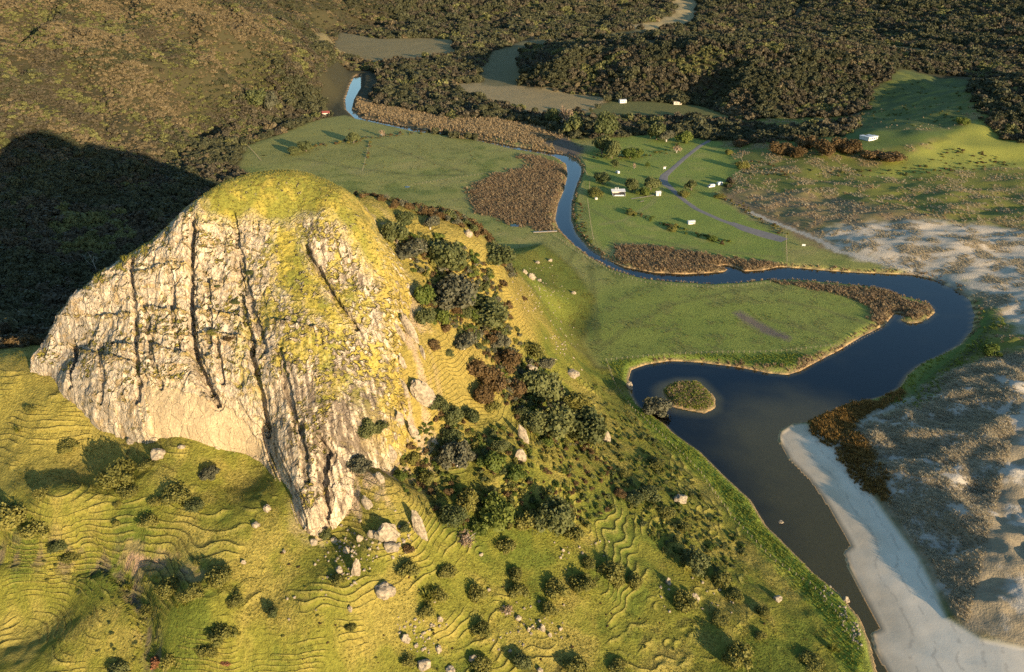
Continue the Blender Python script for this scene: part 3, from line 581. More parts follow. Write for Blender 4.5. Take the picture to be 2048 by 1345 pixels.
hcol = mixc(hcol, (0.15, 0.185, 0.03), TOE*0.6)
hcol = hcol*np.array([1.10, 1.0, 1.0])
G = G*(1-fore[..., None]) + hcol*fore[..., None]
G = mixc(G, (0.23, 0.28, 0.035), W['bank_grass']*sstep(0, 1.5, sdR)*0.9)
# shore and bed
sandb = mixc(np.broadcast_to(np.array((0.24, 0.195, 0.13)), G.shape), (0.52, 0.42, 0.29), sstep(0.2, 2.2, sdR)); sandb = mixc(sandb, (0.64, 0.54, 0.40), sstep(3, 14, sdR + 3*NW1))
tide = np.abs(((sdR + 0.8*NW1 + 0.3*B3) % 5.5) - 2.7) < 0.35; sandb = mixc(sandb, (0.25, 0.21, 0.16), tide*sstep(2, 4, sdR)*0.35*(B3 > -0.1)); sandb = sandb*(1 + 0.05*B3 + 0.06*B2)[..., None]
wbs = sstep(1.0, -1.0, sdB)*(sdR > 0); G = G*(1-wbs[..., None]) + sandb*wbs[..., None]
muddy = sstep(1.6, 0.2, sdR)*(sdR >= 0)*(1-wbs); G = mixc(G, (0.20, 0.14, 0.075), muddy*0.9)
bedc = mixc(np.broadcast_to(np.array((0.60, 0.38, 0.17)), G.shape), (0.006, 0.017, 0.042), sstep(0.08, 0.85, -Z + 0.10*B2))
G = np.where((sdR < 0)[..., None] & (Z < 0.05)[..., None], bedc, G)
G = np.where((sdI < 0)[..., None], mixc(np.broadcast_to(np.array((0.12, 0.12, 0.03)), G.shape), (0.2, 0.15, 0.07), sstep(-2.0, -0.5, sdI)), G)
rough = np.clip(0.55 + 0.5*fore + 0.35*open_flat - 1.3*wbs - 0.6*(sdR < 0), 0.05, 1.05)
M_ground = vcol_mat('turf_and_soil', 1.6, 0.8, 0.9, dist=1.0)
nt = M_ground.node_tree; L = nt.links; b = nt.nodes['Principled BSDF']
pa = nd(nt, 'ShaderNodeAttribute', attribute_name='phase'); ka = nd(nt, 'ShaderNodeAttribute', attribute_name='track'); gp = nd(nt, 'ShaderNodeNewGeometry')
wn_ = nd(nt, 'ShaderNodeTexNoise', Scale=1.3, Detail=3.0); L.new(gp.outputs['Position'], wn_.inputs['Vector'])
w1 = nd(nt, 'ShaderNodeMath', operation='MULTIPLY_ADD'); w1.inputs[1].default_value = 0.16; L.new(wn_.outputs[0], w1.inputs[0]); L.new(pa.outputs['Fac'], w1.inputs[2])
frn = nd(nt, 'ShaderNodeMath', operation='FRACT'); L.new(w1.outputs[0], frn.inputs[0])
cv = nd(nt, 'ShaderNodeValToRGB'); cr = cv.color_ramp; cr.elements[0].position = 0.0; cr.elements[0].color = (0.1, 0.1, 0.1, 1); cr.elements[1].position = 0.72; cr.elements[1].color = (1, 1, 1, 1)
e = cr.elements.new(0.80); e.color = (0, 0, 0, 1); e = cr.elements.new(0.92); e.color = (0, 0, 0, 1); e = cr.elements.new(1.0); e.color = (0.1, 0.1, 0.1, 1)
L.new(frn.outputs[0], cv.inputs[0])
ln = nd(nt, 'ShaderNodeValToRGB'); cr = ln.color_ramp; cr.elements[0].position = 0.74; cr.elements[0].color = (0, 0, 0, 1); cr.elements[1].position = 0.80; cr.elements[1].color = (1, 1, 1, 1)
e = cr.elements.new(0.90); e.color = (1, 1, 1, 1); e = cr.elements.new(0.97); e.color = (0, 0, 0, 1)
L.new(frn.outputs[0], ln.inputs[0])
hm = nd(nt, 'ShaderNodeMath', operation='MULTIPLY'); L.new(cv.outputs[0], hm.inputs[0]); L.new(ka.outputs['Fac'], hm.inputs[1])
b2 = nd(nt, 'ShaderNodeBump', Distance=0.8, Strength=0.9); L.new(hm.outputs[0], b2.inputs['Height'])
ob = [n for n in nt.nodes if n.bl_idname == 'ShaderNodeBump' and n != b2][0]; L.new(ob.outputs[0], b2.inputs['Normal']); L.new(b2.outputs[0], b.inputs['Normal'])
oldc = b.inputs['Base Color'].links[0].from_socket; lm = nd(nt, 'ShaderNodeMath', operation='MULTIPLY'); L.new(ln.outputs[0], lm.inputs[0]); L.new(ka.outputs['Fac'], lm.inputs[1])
l2 = nd(nt, 'ShaderNodeMath', operation='MULTIPLY'); l2.inputs[1].default_value = 0.55; L.new(lm.outputs[0], l2.inputs[0])  # dark tread lines: worn soil plus the treads' shade, painted into the colour
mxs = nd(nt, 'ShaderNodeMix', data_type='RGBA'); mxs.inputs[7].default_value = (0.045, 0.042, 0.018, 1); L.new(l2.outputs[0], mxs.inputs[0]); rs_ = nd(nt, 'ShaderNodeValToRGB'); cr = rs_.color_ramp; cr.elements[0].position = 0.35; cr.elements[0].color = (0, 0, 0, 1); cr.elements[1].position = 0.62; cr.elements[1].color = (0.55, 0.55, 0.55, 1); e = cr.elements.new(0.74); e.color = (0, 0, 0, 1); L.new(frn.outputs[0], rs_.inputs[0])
rk = nd(nt, 'ShaderNodeMath', operation='MULTIPLY'); L.new(rs_.outputs[0], rk.inputs[0]); L.new(ka.outputs['Fac'], rk.inputs[1]); rm_ = nd(nt, 'ShaderNodeMix', data_type='RGBA'); rm_.inputs[7].default_value = (0.33, 0.27, 0.075, 1); L.new(rk.outputs[0], rm_.inputs[0]); L.new(oldc, rm_.inputs[6]); oldc = rm_.outputs[2]  # straw risers: dry grass plus a sunlit highlight painted into the colour
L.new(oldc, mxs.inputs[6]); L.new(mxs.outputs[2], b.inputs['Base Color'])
gi = np.arange(NX*NY).reshape(NY, NX)
gq = np.stack([gi[:-1, :-1], gi[:-1, 1:], gi[1:, 1:], gi[1:, :-1]], -1).reshape(-1, 4)
# leave out the ground that nobody can see beside the sight cone far from the camera
cx = GX.ravel()[gq].mean(1); cyy = GY.ravel()[gq].mean(1)
keep = np.abs(cx) < 0.82*np.maximum(cyy, 120) + 160
gq = gq[keep]; gu = np.unique(gq); rm = np.full(NX*NY, -1); rm[gu] = np.arange(len(gu)); gq = rm[gq]
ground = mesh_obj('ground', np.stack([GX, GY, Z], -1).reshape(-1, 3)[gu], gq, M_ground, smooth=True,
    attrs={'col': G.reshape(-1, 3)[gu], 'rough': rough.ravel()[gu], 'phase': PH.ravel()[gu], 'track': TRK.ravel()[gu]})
tag(ground, kind='structure')

# water ---------------------------------------------------------------
mw, nt, b = new_mat('river_water'); L = nt.links
gl_ = nd(nt, 'ShaderNodeBsdfGlossy'); gl_.inputs['Roughness'].default_value = 0.06; gl_.inputs['Color'].default_value = (0.9, 0.95, 1, 1)
tr_ = nd(nt, 'ShaderNodeBsdfTransparent'); tr_.inputs['Color'].default_value = (0.98, 0.86, 0.64, 1)
fr_ = nd(nt, 'ShaderNodeFresnel', IOR=1.333)
geo = nd(nt, 'ShaderNodeNewGeometry'); nz = nd(nt, 'ShaderNodeTexNoise', Scale=0.9, Detail=3.0); L.new(geo.outputs['Position'], nz.inputs['Vector'])
bp = nd(nt, 'ShaderNodeBump', Distance=0.05, Strength=0.25); L.new(nz.outputs[0], bp.inputs['Height'])
for x in (gl_, fr_): L.new(bp.outputs[0], x.inputs['Normal'])
ms = nd(nt, 'ShaderNodeMixShader'); L.new(fr_.outputs[0], ms.inputs[0]); L.new(tr_.outputs[0], ms.inputs[1]); L.new(gl_.outputs[0], ms.inputs[2])
L.new(ms.outputs[0], nt.nodes['Material Output'].inputs[0])
wx = np.linspace(-420, 330, 16); wy = np.linspace(60, 1200, 16); WX, WY = np.meshgrid(wx, wy)
wi = np.arange(256).reshape(16, 16); wq = np.stack([wi[:-1, :-1], wi[:-1, 1:], wi[1:, 1:], wi[1:, :-1]], -1).reshape(-1, 4)
water = mesh_obj('river_water', np.stack([WX, WY, 0*WX], -1).reshape(-1, 3), wq, mw); tag(water, kind='structure')
# ------------------------------------------------------------------ plants: building blocks
def ico(sub):
    bm = bmesh.new(); bmesh.ops.create_icosphere(bm, subdivisions=sub, radius=1.0)
    v = np.array([x.co[:] for x in bm.verts]); f = np.array([[y.index for y in x.verts] for x in bm.faces]); bm.free(); return v, f
ICO1, ICO2, ICO3 = ico(1), ico(2), ico(3)
def quads_from(cent, nrm, size, r, aspect=1.0):
    n = len(cent); nrm = nrm/np.linalg.norm(nrm, axis=1, keepdims=True)
    a = np.cross(nrm, r.normal(size=(n, 3))); a /= np.linalg.norm(a, axis=1, keepdims=True); b = np.cross(nrm, a)
    s = size[:, None]; a = a*s*aspect; b = b*s
    V = np.stack([cent-a-b*0.6, cent+a*0.7-b, cent+a+b*0.7, cent-a*0.6+b], 1).reshape(-1, 3)
    return V, np.arange(4*n).reshape(n, 4)
def crown_mesh(name, mat, seed, lobes=8, leaves=500, leaf=0.13, spread=0.70, height=0.85, base=0.0, core=0.72, lobe_r=(0.32, 0.55), scatter=0.25):
    r = np.random.default_rng(seed); V = []; F = []; nv = 0
    cs = []
    for k in range(lobes):
        a = r.uniform(0, 6.283); d = spread*math.sqrt(r.uniform(0, 1)); rr = r.uniform(*lobe_r)*(1.15-0.4*d)
        z = base + rr*0.75 + (height-rr)*r.uniform(0, 1)*(1.05-0.75*d)
        cs.append((np.array([d*math.cos(a), d*math.sin(a), z]), rr))
    tri = []; quad = []
    for c, rr in cs:
        v = ICO1[0]*rr*core*(1 + 0.18*r.normal(size=(len(ICO1[0]), 1))) + c; v[:, 2] = np.maximum(v[:, 2], base*0.9)
        V.append(v); tri += [tuple(f + nv) for f in ICO1[1]]; nv += len(v)
    per = np.array([x[1]**2 for x in cs]); per = (leaves*per/per.sum()).astype(int)+1
    for (c, rr), n in zip(cs, per):
        d = r.normal(size=(n, 3)); d[:, 2] = np.abs(d[:, 2])*1.0 - 0.35*r.uniform(0, 1, n); d /= np.linalg.norm(d, axis=1, keepdims=True)
        cent = c + d*rr*(1 - scatter + 1.5*scatter*r.uniform(0, 1, (n, 1))); cent[:, 2] = np.maximum(cent[:, 2], base + 0.02)
        q, f = quads_from(cent, d + 0.75*r.normal(size=(n, 3)), leaf*r.uniform(0.55, 1.35, n), r)
        V.append(q); quad += [tuple(x) for x in (f + nv)]; nv += len(q)
    me = bpy.data.meshes.new(name); me.from_pydata(np.concatenate(V).tolist(), [], [list(map(int, t)) for t in tri+quad]); me.update(); me.materials.append(mat)
    return me
def tuft_mesh(name, mat, seed, blades=16, width=0.05, spread=0.35, lean=0.5, segs=2):
    r = np.random.default_rng(seed); V = []; F = []
    for k in range(blades):
        a = r.uniform(0, 6.283); d0 = spread*0.5*r.uniform(0, 1); h = r.uniform(0.6, 1.05); ln = lean*r.uniform(0.2, 1.0); w = width*r.uniform(0.6, 1.3)
        ca, sa = math.cos(a), math.sin(a); tx, ty = -sa*w, ca*w; i = len(V)
        for (t, ww) in ((0, 1.0), (0.55, 0.9)):
            x = ca*(d0 + ln*t*t); y = sa*(d0 + ln*t*t); V += [(x-tx*ww, y-ty*ww, h*t), (x+tx*ww, y+ty*ww, h*t)]
        x = ca*(d0+ln); y = sa*(d0+ln); V.append((x, y, h*(1-0.25*ln)))
        F += [(i, i+1, i+3, i+2), (i+2, i+3, i+4)]
    me = bpy.data.meshes.new(name); me.from_pydata(V, [], F); me.update(); me.materials.append(mat); return me
def tube(V, F, pts, rads, n=6):
    i0 = len(V); pts = [Vector(p) for p in pts]
    for k, p in enumerate(pts):
        d = (pts[min(k+1, len(pts)-1)] - pts[max(k-1, 0)]).normalized(); a = d.orthogonal().normalized(); b = d.cross(a)
        for j in range(n):
            t = 6.2832*j/n; V.append(tuple(p + (a*math.cos(t) + b*math.sin(t))*rads[k]))
    for k in range(len(pts)-1):
        for j in range(n):
            F.append((i0+k*n+j, i0+k*n+(j+1) % n, i0+(k+1)*n+(j+1) % n, i0+(k+1)*n+j))
    F.append(tuple(i0+(len(pts)-1)*n+j for j in range(n)))
def trunk_mesh(name, mat, seed, h=0.7, r0=0.08, limbs=5, reach=0.5):
    r = random.Random(seed); V = []; F = []
    tube(V, F, [(0, 0, -0.15), (0.02, 0.01, h*0.35), (r.uniform(-.06, .06), r.uniform(-.06, .06), h*0.7), (r.uniform(-.1, .1), r.uniform(-.1, .1), h)], [r0*1.3, r0, r0*0.75, r0*0.35], 7)
    for k in range(limbs):
        a = 6.2832*k/limbs + r.uniform(-.4, .4); z0 = h*r.uniform(0.3, 0.7); d = reach*r.uniform(0.6, 1.0)
        tube(V, F, [(0, 0, z0), (math.cos(a)*d*0.5, math.sin(a)*d*0.5, z0+0.16), (math.cos(a)*d, math.sin(a)*d, z0+0.2+0.2*r.random())], [r0*0.5, r0*0.35, r0*0.12], 5)
    me = bpy.data.meshes.new(name); me.from_pydata(V, [], F); me.update(); me.materials.append(mat); return me

M_bark = plain('bark', (0.13, 0.10, 0.075), 0.9, vary=0.3, scale=8)
M_pale_bark = plain('pale_bark', (0.36, 0.32, 0.27), 0.9, vary=0.25, scale=8)
LM = {'shrub': leaf_mat('shrub_leaf', (0.085, 0.09, 0.022), (0.23, 0.205, 0.05)),
      'dark': leaf_mat('dark_leaf', (0.050, 0.065, 0.022), (0.145, 0.15, 0.052)),
      'grey': leaf_mat('grey_green_leaf', (0.070, 0.072, 0.040), (0.15, 0.14, 0.085)),
      'brown': leaf_mat('brown_leaf', (0.075, 0.048, 0.018), (0.16, 0.105, 0.045)),
      'flax': leaf_mat('flax_blade', (0.11, 0.125, 0.02), (0.26, 0.24, 0.045), 0.35),
      'green': leaf_mat('bright_leaf', (0.07, 0.105, 0.02), (0.17, 0.19, 0.04), 0.35),
      'rust': leaf_mat('rust_leaf', (0.16, 0.07, 0.035), (0.28, 0.13, 0.06)),
      'tan': leaf_mat('bare_twig', (0.20, 0.14, 0.085), (0.30, 0.21, 0.13), 0.1)}
CROWN = {}
for k, args in {'shrub': dict(lobes=11, leaves=1700, leaf=0.052, height=1.0, scatter=0.35), 'dark': dict(lobes=14, leaves=1900, leaf=0.055, height=1.05, base=0.1),
                'grey': dict(lobes=16, leaves=1800, leaf=0.052, height=0.95, spread=0.75, base=0.12, lobe_r=(0.24, 0.42)), 'brown': dict(lobes=9, leaves=1500, leaf=0.055, height=1.15, spread=0.55),
                'green': dict(lobes=11, leaves=1600, leaf=0.058, height=1.0), 'rust': dict(lobes=6, leaves=500, leaf=0.085, height=0.9), 'tan': dict(lobes=7, leaves=260, leaf=0.05, height=1.3, core=0.35, spread=0.4)}.items():
    CROWN[k] = [crown_mesh('crown', LM[k], 100*len(CROWN)+j, **args) for j in range(4)]
def flax_mesh(seed):
    r = np.random.default_rng(seed); V = []; F = []
    for c in range(7):
        a = r.uniform(0, 6.283); d = 0.6*math.sqrt(r.uniform(0, 1)); cx_, cy_ = d*math.cos(a), d*math.sin(a)
        for k in range(34):
            b = r.uniform(0, 6.283); ln = r.uniform(0.1, 0.5); h = r.uniform(0.5, 0.9)*(1.1-0.4*d); w = 0.035*r.uniform(0.7, 1.4); cb, sb = math.cos(b), math.sin(b); i = len(V)
            V += [(cx_+sb*w, cy_-cb*w, 0), (cx_-sb*w, cy_+cb*w, 0), (cx_+cb*ln*0.4+sb*w, cy_+sb*ln*0.4-cb*w, h*0.65), (cx_+cb*ln*0.4-sb*w, cy_+sb*ln*0.4+cb*w, h*0.65), (cx_+cb*ln, cy_+sb*ln, h*(1-0.3*ln))]
            F += [(i, i+1, i+3, i+2), (i+2, i+3, i+4)]
    me = bpy.data.meshes.new('foliage'); me.from_pydata(V, [], F); me.update(); me.materials.append(LM['flax']); return me
CROWN['flax'] = [flax_mesh(900+j) for j in range(4)]
STEM = [trunk_mesh('stem', M_bark, 50+j, 0.45, 0.05, 4, 0.35) for j in range(3)]
TRUNK = [trunk_mesh('trunk', M_bark, 60+j, 0.75, 0.07, 6, 0.6) for j in range(3)]
PTRUNK = [trunk_mesh('trunk', M_pale_bark, 70+j, 0.8, 0.075, 7, 0.72) for j in range(3)]

def place(px, py):
    g = hit(px, py); d = dome_hit(px, py, DH)[0]
    return d if d[1] < g[1] - 0.3 else g
PN = [0]
def plant(kind, px, py, wpx, label, tall=1.0, group=None, cat=None, name=None, trunk=None):
    """a shrub or tree whose crown is wpx picture units wide and centred near (px, py)"""
    PN[0] += 1; j = PN[0]
    p = place(px, py + 0.30*wpx); s = 0.5*px_size(px, py, wpx, p)*1.22
    tree = trunk or kind in ('dark', 'grey')
    nm = name or {'flax': 'flax_clump', 'dark': 'tree', 'grey': 'tree', 'tan': 'bare_tree'}.get(kind, 'shrub')
    o = empty(nm, (p[0], p[1] + 0.15*s, p[2]-0.12*s), random.uniform(0, 6.28), (s*random.uniform(0.82, 1.18), s*random.uniform(0.82, 1.18), s*tall*random.uniform(0.85, 1.15)))
    o.rotation_euler.x = random.uniform(-0.12, 0.12); o.rotation_euler.y = random.uniform(-0.12, 0.12)
    tag(o, label, cat or {'flax': 'flax', 'tree': 'tree', 'bare_tree': 'tree'}.get(nm, 'shrub'), group)
    c = bpy.data.objects.new('foliage' if nm != 'tree' else 'crown', CROWN[kind][j % 4]); C.objects.link(c); c.parent = o
    if kind != 'flax':
        t = bpy.data.objects.new('trunk' if tree else 'stem', (PTRUNK if kind in ('grey', 'tan') else TRUNK if tree else STEM)[j % 3]); C.objects.link(t); t.parent = o
        if tree: c.location.z = 0.12
    return o

def scatter(name, pts, scl, mats_protos, label=None, seed=0, tilt=0.08, cat=None, idx=None):
    """countless small plants: one object whose points carry copies of a few plants"""
    r = np.random.default_rng(seed); n = len(pts)
    me = bpy.data.meshes.new(name); me.vertices.add(n); me.vertices.foreach_set('co', np.asarray(pts, np.float32).ravel()); me.update()
    a = me.attributes.new('scl', 'FLOAT_VECTOR', 'POINT'); a.data.foreach_set('vector', np.asarray(scl, np.float32).ravel())
    rot = np.c_[r.normal(0, tilt, n), r.normal(0, tilt, n), r.uniform(0, 6.283, n)]
    a = me.attributes.new('rot', 'FLOAT_VECTOR', 'POINT'); a.data.foreach_set('vector', rot.astype(np.float32).ravel())
    a = me.attributes.new('idx', 'INT', 'POINT'); a.data.foreach_set('value', (r.integers(0, len(mats_protos), n) if idx is None else idx).astype(np.int32))
    o = bpy.data.objects.new(name, me); C.objects.link(o)
    col_ = bpy.data.collections.new(name + '_kinds')
    for k, m in enumerate(mats_protos):
        q = bpy.data.objects.new('%s_kind_%d' % (name, k), m); col_.objects.link(q)
    ng = bpy.data.node_groups.new(name, 'GeometryNodeTree')
    ng.interface.new_socket('Geometry', in_out='INPUT', socket_type='NodeSocketGeometry'); ng.interface.new_socket('Geometry', in_out='OUTPUT', socket_type='NodeSocketGeometry')
    N = ng.nodes; Lk = ng.links; gi_ = N.new('NodeGroupInput'); go = N.new('NodeGroupOutput'); ip = N.new('GeometryNodeInstanceOnPoints'); ci = N.new('GeometryNodeCollectionInfo')
    ci.inputs['Collection'].default_value = col_; ci.inputs['Separate Children'].default_value = True; ci.inputs['Reset Children'].default_value = True
    def attr(nm, tp):
        x = N.new('GeometryNodeInputNamedAttribute'); x.data_type = tp; x.inputs['Name'].default_value = nm; return x.outputs[0]
    Lk.new(gi_.outputs[0], ip.inputs['Points']); Lk.new(ci.outputs[0], ip.inputs['Instance']); ip.inputs['Pick Instance'].default_value = True
    Lk.new(attr('idx', 'INT'), ip.inputs['Instance Index']); Lk.new(attr('scl', 'FLOAT_VECTOR'), ip.inputs['Scale'])
    er = N.new('FunctionNodeEulerToRotation'); Lk.new(attr('rot', 'FLOAT_VECTOR'), er.inputs[0]); Lk.new(er.outputs[0], ip.inputs['Rotation'])
    Lk.new(ip.outputs[0], go.inputs[0])
    md = o.modifiers.new('scatter', 'NODES'); md.node_group = ng
    tag(o, label, cat, None, 'stuff'); return o
def jitter_grid(x0, x1, y0, y1, s, r):
    gx, gy = np.meshgrid(np.arange(x0, x1, s), np.arange(y0, y1, s))
    return (gx + r.uniform(-.5, .5, gx.shape)*s).ravel(), (gy + r.uniform(-.5, .5, gy.shape)*s).ravel()
def in_view(x, y, m=30): return np.abs(x) < 0.70*y + m

# ------------------------------------------------------------------ the bush (far woods, as masses)
BACK = np.array([(-420,226),(-160,222),(-142,238),(-108,262),(-66,300),(-50,345),(-78,400),(-105,445),(-140,520),(-235,640),(-420,640)], float)
fb = sstep(3, -3, sd_poly(GX, GY, BACK, 30))
openz = np.maximum.reduce([W[k] for k in ('reeds_a','reeds_b','mud_b','tan_field','field_a','field_b','camp','reeds_c','up_field','far_tan','hill_grass','terrace','bright','brown_scrub','sand_dune')])
FMASK = np.maximum((GY > 335)*(1-open_flat)*(1-np.clip(right_open, 0, 1))*(GY > 330 + 0.8*np.abs(GX+60)*(GX > -60)), fb)
FMASK = np.maximum(FMASK*(1-openz), np.maximum(W['forest_r'], W['forest_belt'])*(1-np.maximum(W['hill_grass'], W['bright'])))
for cut in ([(1605,-5),(1597,25),(1570,42),(1500,58),(1450,66)], [(1000,160),(995,130),(1015,100),(1060,78),(1110,66)], [(1010,140),(1020,112),(1080,96),(1200,86),(1330,80),(1430,76)], [(1015,125),(1090,102),(1200,92),(1320,86)], [(1800,140),(1870,152),(1960,160),(2048,168)]):
    FMASK *= d_line(GX, GY, hpoly(cut), 40) > 9
FMASK *= 1-TOE
FMASK *= 1-W['ring']
FMASK *= 1 - (GX < -110)*(GX > -330)*(GY > 780)*(GY < 1200)*sstep(26, 18, sdR)
FMASK *= (sdR > 3)*sstep(0, 1, fb + (GY > 335)*((sdF > 4) | (GY > 700)))
M_canopy = [leaf_mat('bush_leaf_a', (0.050, 0.042, 0.026), (0.115, 0.095, 0.055), 0.15), leaf_mat('bush_leaf_b', (0.038, 0.040, 0.020), (0.095, 0.092, 0.042), 0.15), leaf_mat('bush_leaf_c', (0.080, 0.085, 0.028), (0.18, 0.17, 0.06), 0.2),
    leaf_mat('bush_leaf_d', (0.105, 0.080, 0.042), (0.20, 0.155, 0.080), 0.15)]
canopy = []
for k_ in range(4):
    for j in range(4): canopy.append(crown_mesh('canopy', M_canopy[k_], 300+20*k_+j, lobes=7, leaves=230, leaf=0.14, height=(1.15, 1.3, 1.0, 1.05)[k_], scatter=0.3))
r_ = np.random.default_rng(21); FX = []; FY = []; FS = []
for y0, y1, s in ((222, 420, 3.3), (420, 700, 3.9), (700, 1000, 4.7), (1000, 1400, 5.6), (1400, 2000, 7.2), (2000, 2900, 10.0)):
    x, y = jitter_grid(-0.72*y1-30, 0.72*y1+30, y0, y1, s, r_); k = in_view(x, y) & (hz(x, y, FMASK) > r_.uniform(0.25, 0.75, len(x)))
    FX.append(x[k]); FY.append(y[k]); FS.append(np.full(k.sum(), s))
FX = np.concatenate(FX); FY = np.concatenate(FY); FS = np.concatenate(FS)
cl = 1 + 0.4*fbm(FX, FY, 50, 3, 201); left_hill = sstep(-200, -330, FX)*sstep(560, 650, FY)
w_ = FS*0.82*np.exp(np.clip(r_.normal(-0.04, 0.33, len(FX)), -0.6, 0.5))*np.clip(cl, 0.6, 1.5)*(1-0.32*left_hill); h_ = w_*r_.uniform(0.8, 1.15, len(FX))*(1-0.35*left_hill)
sel_ = fbm(FX, FY, 70, 4, 203) + r_.normal(0, 0.13, len(FX)); br_ = fbm(FX, FY, 90, 3, 207) + 0.75*left_hill + r_.normal(0, 0.25, len(FX))
kind_ = np.where(br_ > 0.85, 3, np.where(sel_ > 0.50, 2, np.where(sel_ > 0.0, 0, 1)))
scatter('native_bush', np.c_[FX, FY, hz(FX, FY)-0.25*h_], np.c_[w_, w_, h_], canopy, seed=5, idx=kind_*4 + r_.integers(0, 4, len(FX)))
lx, ly = jitter_grid(-760, -150, 580, 1080, 3.3, r_); kk = in_view(lx, ly) & (hz(lx, ly, FMASK*lhill) > 0.5) & (fbm(lx, ly, 30, 3, 209) > -0.35); lx, ly = lx[kk], ly[kk]; lw = 1.9*np.exp(r_.normal(0, 0.3, len(lx)))
lk = fbm(lx, ly, 90, 4, 211) + r_.normal(0, 0.10, len(lx)); lk = np.where(lk > -0.05, 3, np.where(lk > -0.45, 2, 0))
scatter('hill_scrub', np.c_[lx, ly, hz(lx, ly)-0.3], np.c_[lw, lw, lw*0.9], canopy, seed=6, idx=lk*4 + r_.integers(0, 4, len(lx)))

# reeds, rushes and dune grass
M_reed = leaf_mat('dry_reed', (0.16, 0.105, 0.055), (0.30, 0.21, 0.12), 0.3); M_straw = leaf_mat('straw_reed', (0.26, 0.18, 0.085), (0.42, 0.31, 0.17), 0.3)
M_marram = leaf_mat('dune_grass_blade', (0.30, 0.245, 0.15), (0.50, 0.42, 0.28), 0.35); M_rank = leaf_mat('rank_grass_blade', (0.14, 0.175, 0.028), (0.30, 0.32, 0.055), 0.4); M_rust = leaf_mat('rust_rush_blade', (0.15, 0.085, 0.022), (0.30, 0.18, 0.05), 0.3)
reedp = [tuft_mesh('reed', M_reed, 400+j, 22, 0.06, 0.9, 0.5) for j in range(3)]; strawp = [tuft_mesh('reed', M_straw, 410+j, 22, 0.06, 0.9, 0.6) for j in range(3)]
marp = [tuft_mesh('tuft', M_marram, 420+j, 22, 0.045, 0.8, 0.8) for j in range(4)]; rankp = [tuft_mesh('tuft', M_rank, 430+j, 20, 0.07, 0.9, 0.7) for j in range(3)]; rustp = [tuft_mesh('rush', M_rust, 440+j, 24, 0.06, 0.9, 0.6) for j in range(3)]
def patch(name, mask, step, size, protos, seed, dens=0.8, thr=0.0):
    r = np.random.default_rng(seed); sel = mask > 0.2; x0, x1, y0, y1 = GX[sel].min(), GX[sel].max(), GY[sel].min(), GY[sel].max()
    x, y = jitter_grid(x0, x1, y0, y1, step, r); k = in_view(x, y, 15) & (hz(x, y, mask) > r.uniform(0.25, 1.0, len(x))/dens) & (hz(x, y) > 0.02)
    x, y = x[k], y[k]; s = size*r.uniform(0.55, 1.3, len(x))*(1+0.3*fbm(x, y, 12, 2, seed)); return scatter(name, np.c_[x, y, hz(x, y)-0.05], np.c_[s*1.1, s*1.1, s], protos, seed=seed, tilt=0.15)
dry = (sdR > 0.3)
patch('reed_bed', np.maximum.reduce([W['reeds_a'], W['reeds_c'], W['reeds_p'], W['reeds_l']])*dry, 1.25, 1.35, reedp + strawp[:1], 61, 1.1)
patch('swamp_reeds', W['reeds_b']*dry*(1-W['mud_b']), 2.0, 2.1, strawp, 62, 1.0)
fringe = sstep(0.2, 0.8, sdR)*sstep(3.6, 1.6, sdR)*sstep(0, 2, sdB)*(GY > 330)*(GY < 760); patch('river_fringe', fringe, 1.1, 1.1, strawp + reedp, 63, 0.8)
isl = np.maximum(sstep(-0.3, -1.2, sdI), 0); patch('island_rushes', isl, 0.6, 0.8, rankp + strawp, 64, 1.2)
patch('dune_grass', mm*sstep(1.0, 3.0, sdB)*sstep(-0.75, -0.2, B2 + 0.5*B3 + 0.1)*(1-W['lane']), 0.8, 0.85, marp, 65, 1.3)
patch('sparse_dune_grass', W['sand_dune']*sstep(-0.25, 0.35, B2 + 0.5*B3), 1.15, 0.8, marp, 66, 1.0)
patch('scrubby_grass', np.clip(right_open, 0, 1)*(1-np.maximum.reduce([W['sand_dune'], mm, W['lane'], W['terrace'], W['forest_r'], W['forest_belt']]))*(sdR > 2)*sstep(-0.3, 0.3, B2+0.2*B3+0.1)*(1-0.85*W['bright'])*(1-0.6*W['hill_grass']), 1.9, 1.1, marp + strawp[:2], 67, 0.8)
patch('rust_rushes', np.maximum(W['rust_a'], W['rust_b'])*dry, 0.75, 1.3, rustp, 68, 1.2)
patch('bank_tufts', np.maximum(W['bank_grass'], 0.8*W['rank_l'])*sstep(0.5, 1.5, sdR), 0.8, 0.6, rankp, 69, 0.9)
lanegrass = np.clip(right_open, 0, 1)*0 + sstep(14, 2, d_line(GX, GY, hpoly([(1970,640),(1900,712),(1840,765),(1815,800)]), 30))*(1-W['lane'])*(sdR > 0.6); patch('lane_grass', lanegrass, 1.1, 0.8, rankp, 70, 0.8)
# ------------------------------------------------------------------ boulders and rock outcrops
def boulder_mesh(seed, sub=3, rough=0.30, flat=1.0):
    v, f = ICO3 if sub == 3 else ICO2
    out = []
    for p in v:
        q = Vector(p)*1.3 + Vector((seed*7.3, seed*1.9, 0)); d = 1 + rough*mnoise.fractal(q, 1.0, 2.0, 4) + 0.22*mnoise.noise(q*0.8)
        c = mnoise.cell(q*2.2)*0.07
        out.append(p*(d + c))
    out = np.array(out); me = bpy.data.meshes.new('boulder'); me.from_pydata(out.tolist(), [], [list(map(int, x)) for x in f]); me.update(); me.materials.append(M_stone)
    return me
m_, nt, b = new_mat('pale_stone'); L = nt.links; M_stone = m_
tc = nd(nt, 'ShaderNodeNewGeometry'); n1_ = nd(nt, 'ShaderNodeTexNoise', Scale=1.1, Detail=7.0, Roughness=0.75); L.new(tc.outputs['Position'], n1_.inputs['Vector'])
